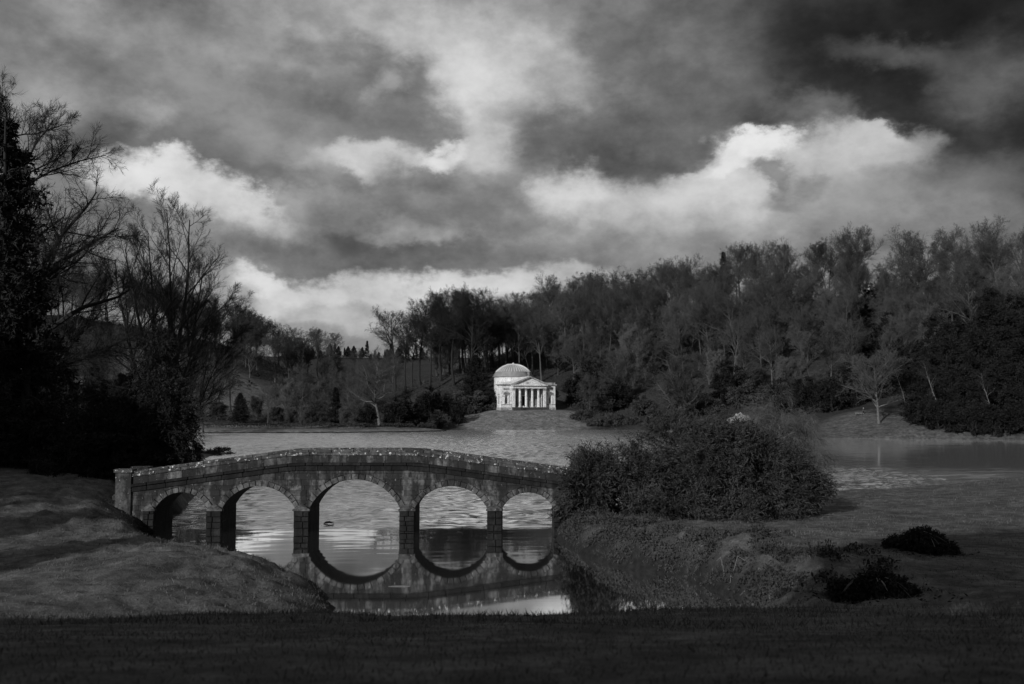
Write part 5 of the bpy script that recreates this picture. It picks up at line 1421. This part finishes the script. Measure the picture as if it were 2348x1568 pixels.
def animals():
    J = [(.0, -.45, .78, .24, .22), (0, 0, .76, .30, .27), (0, .42, .80, .25, .22), (0, -.68, .72, .13), (0, -.90, .42, .10), (0, -1.05, .22, .07),
         (.13, -.42, .5, .08), (.13, -.42, .25, .05), (.13, -.43, .02, .045), (-.13, -.42, .5, .08), (-.13, -.42, .25, .05), (-.13, -.43, .02, .045),
         (.14, .42, .55, .10), (.14, .50, .30, .055), (.14, .46, .02, .045), (-.14, .42, .55, .10), (-.14, .50, .30, .055), (-.14, .46, .02, .045), (0, .66, .78, .05), (0, .72, .5, .035)]
    E = [(0, 1), (1, 2), (0, 3), (3, 4), (4, 5), (0, 6), (6, 7), (7, 8), (0, 9), (9, 10), (10, 11), (2, 12), (12, 13), (13, 14), (2, 15), (15, 16), (16, 17), (2, 18), (18, 19)]
    body = bake_skin(J, E, 1, 1); body.materials.append(M['fleece'])
    # photo columns/rows of the dark dots on the pasture
    for i, (px, py) in enumerate([(546, 866), (575, 859), (590, 856), (592, 863), (546.5, 879), (554, 880.5), (571, 878.5), (576, 883), (570, 887.5), (549.5, 887)]):
        best = None
        for d in np.arange(350, 440, 1.0):
            p = at(px, py, d); e = abs(p.z - gz(p.x, d))
            if best is None or e < best[0]: best = (e, p.x, d)
        _, x, d = best
        o = link('grazing_animal', body, None, (x, d, gz(x, d) - .02), (0, 0, rnd.uniform(0, 6.28)), (1.3, 1.3, 1.3))
        tag(o, 'small dark animal grazing on the pale pasture left of the valley', 'animal', 'animals grazing on the far pasture')
animals()

def floating():
    # driftwood under the middle arch, a water bird under the next one
    p = at(757, 1198, 65.2)
    d = EYE * 2282 / (1198 - 932); x = (757 - 1173.5) / 2282 * d
    o = thing('driftwood', 'dark piece of driftwood floating under the middle arch', 'driftwood', (x, d, .05), .05)
    V, F = tubes(np.array([[(-.32, 0, .0), (-.15, .02, .05), (.05, 0, .07), (.34, .03, .0)]]), np.array([[.02, .06, .07, .02]]), 7)
    Geo().add(V, F).obj('log', M['bark_dark'], o)
    V, F = tubes(np.array([[(.0, 0, .06), (.06, .02, .14), (.1, .05, .18)]]), np.array([[.02, .015, .01]]), 5)
    Geo().add(V, F).obj('branch_stub', M['bark_dark'], o)
    d = EYE * 2282 / (1212.5 - 932); x = (1055 - 1173.5) / 2282 * d
    J = [(-.13, 0, .05, .07, .06), (0, 0, .05, .10, .085), (.11, 0, .06, .07), (.17, 0, .13, .035), (.19, 0, .20, .045), (.25, 0, .19, .015), (-.22, 0, .10, .025)]
    b = bake_skin(J, [(0, 1), (1, 2), (2, 3), (3, 4), (4, 5), (0, 6)], 1, 1); b.materials.append(M['fleece'])
    o = link('water_bird', b, None, (x, d, 0.03), (0, 0, .15), (.85, .85, .85)); tag(o, 'small black water bird swimming under the arch right of the middle one', 'bird')
    d = EYE * 2282 / (1338 - 932); x = (918 - 1173.5) / 2282 * d
    V, F = tubes(np.array([[(-.45, 0, .004), (-.1, .03, .012), (.25, .0, .012), (.46, .04, .004)]]), np.array([[.008, .016, .016, .006]]), 5)
    o = Geo().add(V, F).obj('floating_reed', M['reed'], None, loc=(x, d, .005)); tag(o, 'pale straw floating on the still water before the bridge', 'reed')
floating()

def reeds_and_mounds():
    g = np.random.default_rng(14)
    def broken(label, x, y, bend, h, l2, r=.009):
        o = thing('broken_reed', label, 'reed', (x, y, gz(x, y)), 0, 'broken reeds on the right bank')
        a = np.array([0, 0, -.05]); b = np.array([bend[0] * h * .35, bend[1] * h * .35, h]); c = b + np.array([bend[0] * l2, bend[1] * l2, -l2 * .55])
        P = np.array([[a, a + (b - a) * .5 + (.02, 0, 0), b]]); V, F = tubes(P, np.array([[r, r, r * .9]]), 6); Geo().add(V, F).obj('stem', M['reed'], o)
        P = np.array([[b, b + (c - b) * .5, c]]); V, F = tubes(P, np.array([[r * .9, r * .8, r * .4]]), 6); Geo().add(V, F).obj('bent_tip', M['reed'], o)
    def spot(px, py):
        best = None
        for d in np.arange(30, 60, .25):
            p = at(px, py, d); z = gz(p.x, d)
            if p.z <= z: return p.x, d
        return p.x, d
    for px, py, bend, h, l2, lab in [(1678, 1322, (.9, 0), .75, .85, 'tallest bent reed on the right bank, folded to the right'), (1660, 1318, (-.6, 0), .7, .3, 'bent reed left of the tallest one, folded to the left'), (1672, 1350, (.5, .2), .35, .4, 'short bent reed on the dark mud below the tallest reed'),
                                     (1735, 1320, (.7, -.2), .3, .35, 'short bent reed right of the tallest reed'), (1760, 1380, (.8, .1), .2, .6, 'flattened reed lying low near the end of the inlet'), (1712, 1372, (-.5, .3), .25, .4, 'small bent reed at the waterline of the right bank')]:
        x, y = spot(px, py); broken(lab, x, y, bend, h, l2)
    # two dark heaps of dead plant leaves on the right lawn
    def heap(label, cpx, cpy, wpx, hpx, seed, stalks):
        x, y = spot(cpx, cpy)
        sc = y / 2282
        rx, rz, ry = wpx * sc / 2, hpx * sc, wpx * sc * .36
        o = thing('leaf_heap', label, 'heap', (x, y, gz(x, y) - .05), -.35, 'dark leaf heaps on the right lawn')
        lb = [(rx * .12, 0, rz * .30, rx * .62, ry * .8, rz * .66), (-rx * .42, 0, rz * .16, rx * .52, ry * .7, rz * .42), (rx * .62, 0, rz * .12, rx * .40, ry * .6, rz * .34)]
        T, C = leafy_mass(seed + 80, lb, 2600, (.2, 8), (.12, .05), up=-.1, droop=-.25, stems=10, inner=.45, clump=26, tight=.3)
        q = T.obj('dead_stems', M['peat'], o)
        k = 260; aa = g.uniform(0, 2 * math.pi, k); rr = 1 + np.abs(g.normal(size=k)) * .35
        P = np.stack([rx * np.cos(aa) * rr, ry * np.sin(aa) * rr, np.zeros(k)], 1)
        cc_, sn_ = math.cos(-.35), math.sin(-.35)
        P[:, 2] = ground_z(x + P[:, 0] * cc_ - P[:, 1] * sn_, y + P[:, 0] * sn_ + P[:, 1] * cc_) - gz(x, y) + .06
        V, F = blades(g, P, g.normal(size=(k, 3)) * (1, 1, .3), .16, .06); C.add(V, F)
        q = C.obj('dead_leaves', M['peat'], o); q['kind'] = 'stuff'
        for i in range(stalks):
            a = g.uniform(-2.6, -.5); u = np.array([math.cos(a), math.sin(a)])
            t = g.uniform(.3, .8)
            p0 = .8 * np.array([rx * u[0] * t, ry * u[1] * t - .03, rz * math.sqrt(1 - t * t) * 1.05])
            t2 = min(t + g.uniform(.15, .35), 1.0)
            p1 = .85 * np.array([rx * u[0] * t2 * 1.03 + g.normal() * .1, ry * u[1] * t2 * 1.05 - .05, rz * math.sqrt(max(0, 1 - t2 * t2)) * 1.05])
            V, F = tubes(np.array([[p0, (p0 + p1) / 2 + (0, -.03, .03), p1]]), np.array([[.012, .012, .007]]), 5)
            Geo().add(V, F).obj('stalk', M['reed'] if i % 2 else M['wood'], o)
    heap('dark ragged heap of dead leaves on the right lawn, farther one', 2105, 1262, 165, 56, 1, 4)
    heap('wide dark heap of dead leaves and stalks, nearer the water', 2005, 1372, 225, 66, 3, 9)
reeds_and_mounds()

# ------------------------------------------------------------------ grass and undergrowth
def grass():
    g = np.random.default_rng(20)
    def batch(n, x0, x1, y0, y1, h, w, cond=None, pw=1.0):
        y = y0 + (y1 - y0) * g.uniform(0, 1, n) ** pw; x = x0 + (x1 - x0) * g.uniform(0, 1, n)
        k = np.abs(x) < .56 * y + 2
        x, y = x[k], y[k]
        sd = lake_sd(x, y)
        k = sd > .15 if cond is None else cond(x, y, sd)
        x, y, sd = x[k], y[k], sd[k]
        z = ground_z(x, y)
        m = len(x)
        hh = h * g.uniform(.5, 1.4, m)
        a = g.uniform(0, 2 * math.pi, m)
        s = np.stack([np.cos(a), np.sin(a), np.zeros(m)], 1) * (w * g.uniform(.6, 1.4, m))[:, None]
        b = np.stack([x, y, z - .01], 1)
        t = b + np.stack([g.normal(size=m) * .5, g.normal(size=m) * .5, np.ones(m)], 1) * hh[:, None]
        V = np.stack([b - s, b + s, t], 1).reshape(-1, 3)
        return V, (np.arange(m) * 3)[:, None] + np.array([[0, 1, 2]])
    G = Geo()
    V, F = batch(70000, -14, 14, 5, 23, .055, .006, pw=1.3); G.add(V, np.zeros((0, 4), int), F)
    V, F = batch(60000, -36, 42, 22, 60, .09, .012); G.add(V, np.zeros((0, 4), int), F)
    V, F = batch(25000, -40, 58, 50, 105, .12, .02); G.add(V, np.zeros((0, 4), int), F)
    V, F = batch(9000, -16, 18, 16, 24.5, .13, .011); G.add(V, np.zeros((0, 4), int), F)
    # tussocks on the banks
    def bank(x, y, sd): return (sd > .05) & (sd < 5.5) & (g.uniform(0, 1, len(x)) < np.exp(-sd / 2.2)) & (fbm(x * 1.2, y * 1.2, 2, 51) > -.12)
    V, F = batch(170000, -24, 16, 27, 66, .13, .014, bank); G.add(V, np.zeros((0, 4), int), F)
    o = G.obj('grass', M['grass_blade']); o['kind'] = 'stuff'; o['label'] = 'short rough grass on the near banks'; o['category'] = 'grass'
grass()

def undergrowth():
    g = np.random.default_rng(22)
    n = 75000
    y = g.uniform(300, 520, n); x = g.uniform(-200, 280, n)
    k = (np.abs(x) < .55 * y)
    x, y = x[k], y[k]
    w = woodland(x, y); sd = lake_sd(x, y)
    k = (w > .6) & (sd > 2) & (g.uniform(0, 1, len(x)) < .35 + .65 * (fbm(x * .08, y * .08, 3, 7) > 0)) & (np.hypot(x - 2, y - 366) > 19)
    x, y = x[k], y[k]; m = len(x)
    z = ground_z(x, y)
    P = np.stack([x, y, z - .1], 1)
    D = nrm(np.stack([g.normal(size=m) * .6, g.normal(size=m) * .6, np.ones(m)], 1))
    L = g.uniform(.8, 3.2, m)
    G = Geo()
    V, F = spikes(P, P + D * L[:, None], .035); G.add(V, np.zeros((0, 4), int), F)
    V, F = blades(g, P + D * (L * g.uniform(.2, .9, m))[:, None], g.normal(size=(m, 3)), .8, .3); G.add(V, F)
    o = G.obj('undergrowth', M['scrub']); o['kind'] = 'stuff'; o['label'] = 'brambles and scrub on the floor of the far woods'; o['category'] = 'undergrowth'
undergrowth()

def bank_scrub():
    """low ground cover on the bank below the big bush"""
    g = np.random.default_rng(26)
    n = 85000
    x = g.uniform(2, 17, n); y = g.uniform(34, 62, n)
    sd = lake_sd(x, y)
    k = (sd > .1) & (sd < 5.5) & (x > 2) & (fbm(x * .9, y * .9, 3, 61) > -.1 + .05 * sd)
    x, y = x[k], y[k]; m = len(x)
    P = np.stack([x, y, ground_z(x, y) + g.uniform(0, .3, m) * (.4 + 1.2 * (fbm(x * 1.4, y * 1.4, 2, 71) + .5))], 1)
    V, F = blades(g, P, g.normal(size=(m, 3)) + (0, 0, .4), g.uniform(.08, .2, m), g.uniform(.05, .11, m))
    o = Geo().add(V, F).obj('ground_cover', M['scrub']); o['kind'] = 'stuff'; o['label'] = 'tangled low ground cover on the bank below the big bush'; o['category'] = 'ground cover'
bank_scrub()
print('objects', len(bpy.data.objects), 'tris', sum(len(m.loops) - 2 * len(m.polygons) for m in bpy.data.meshes))
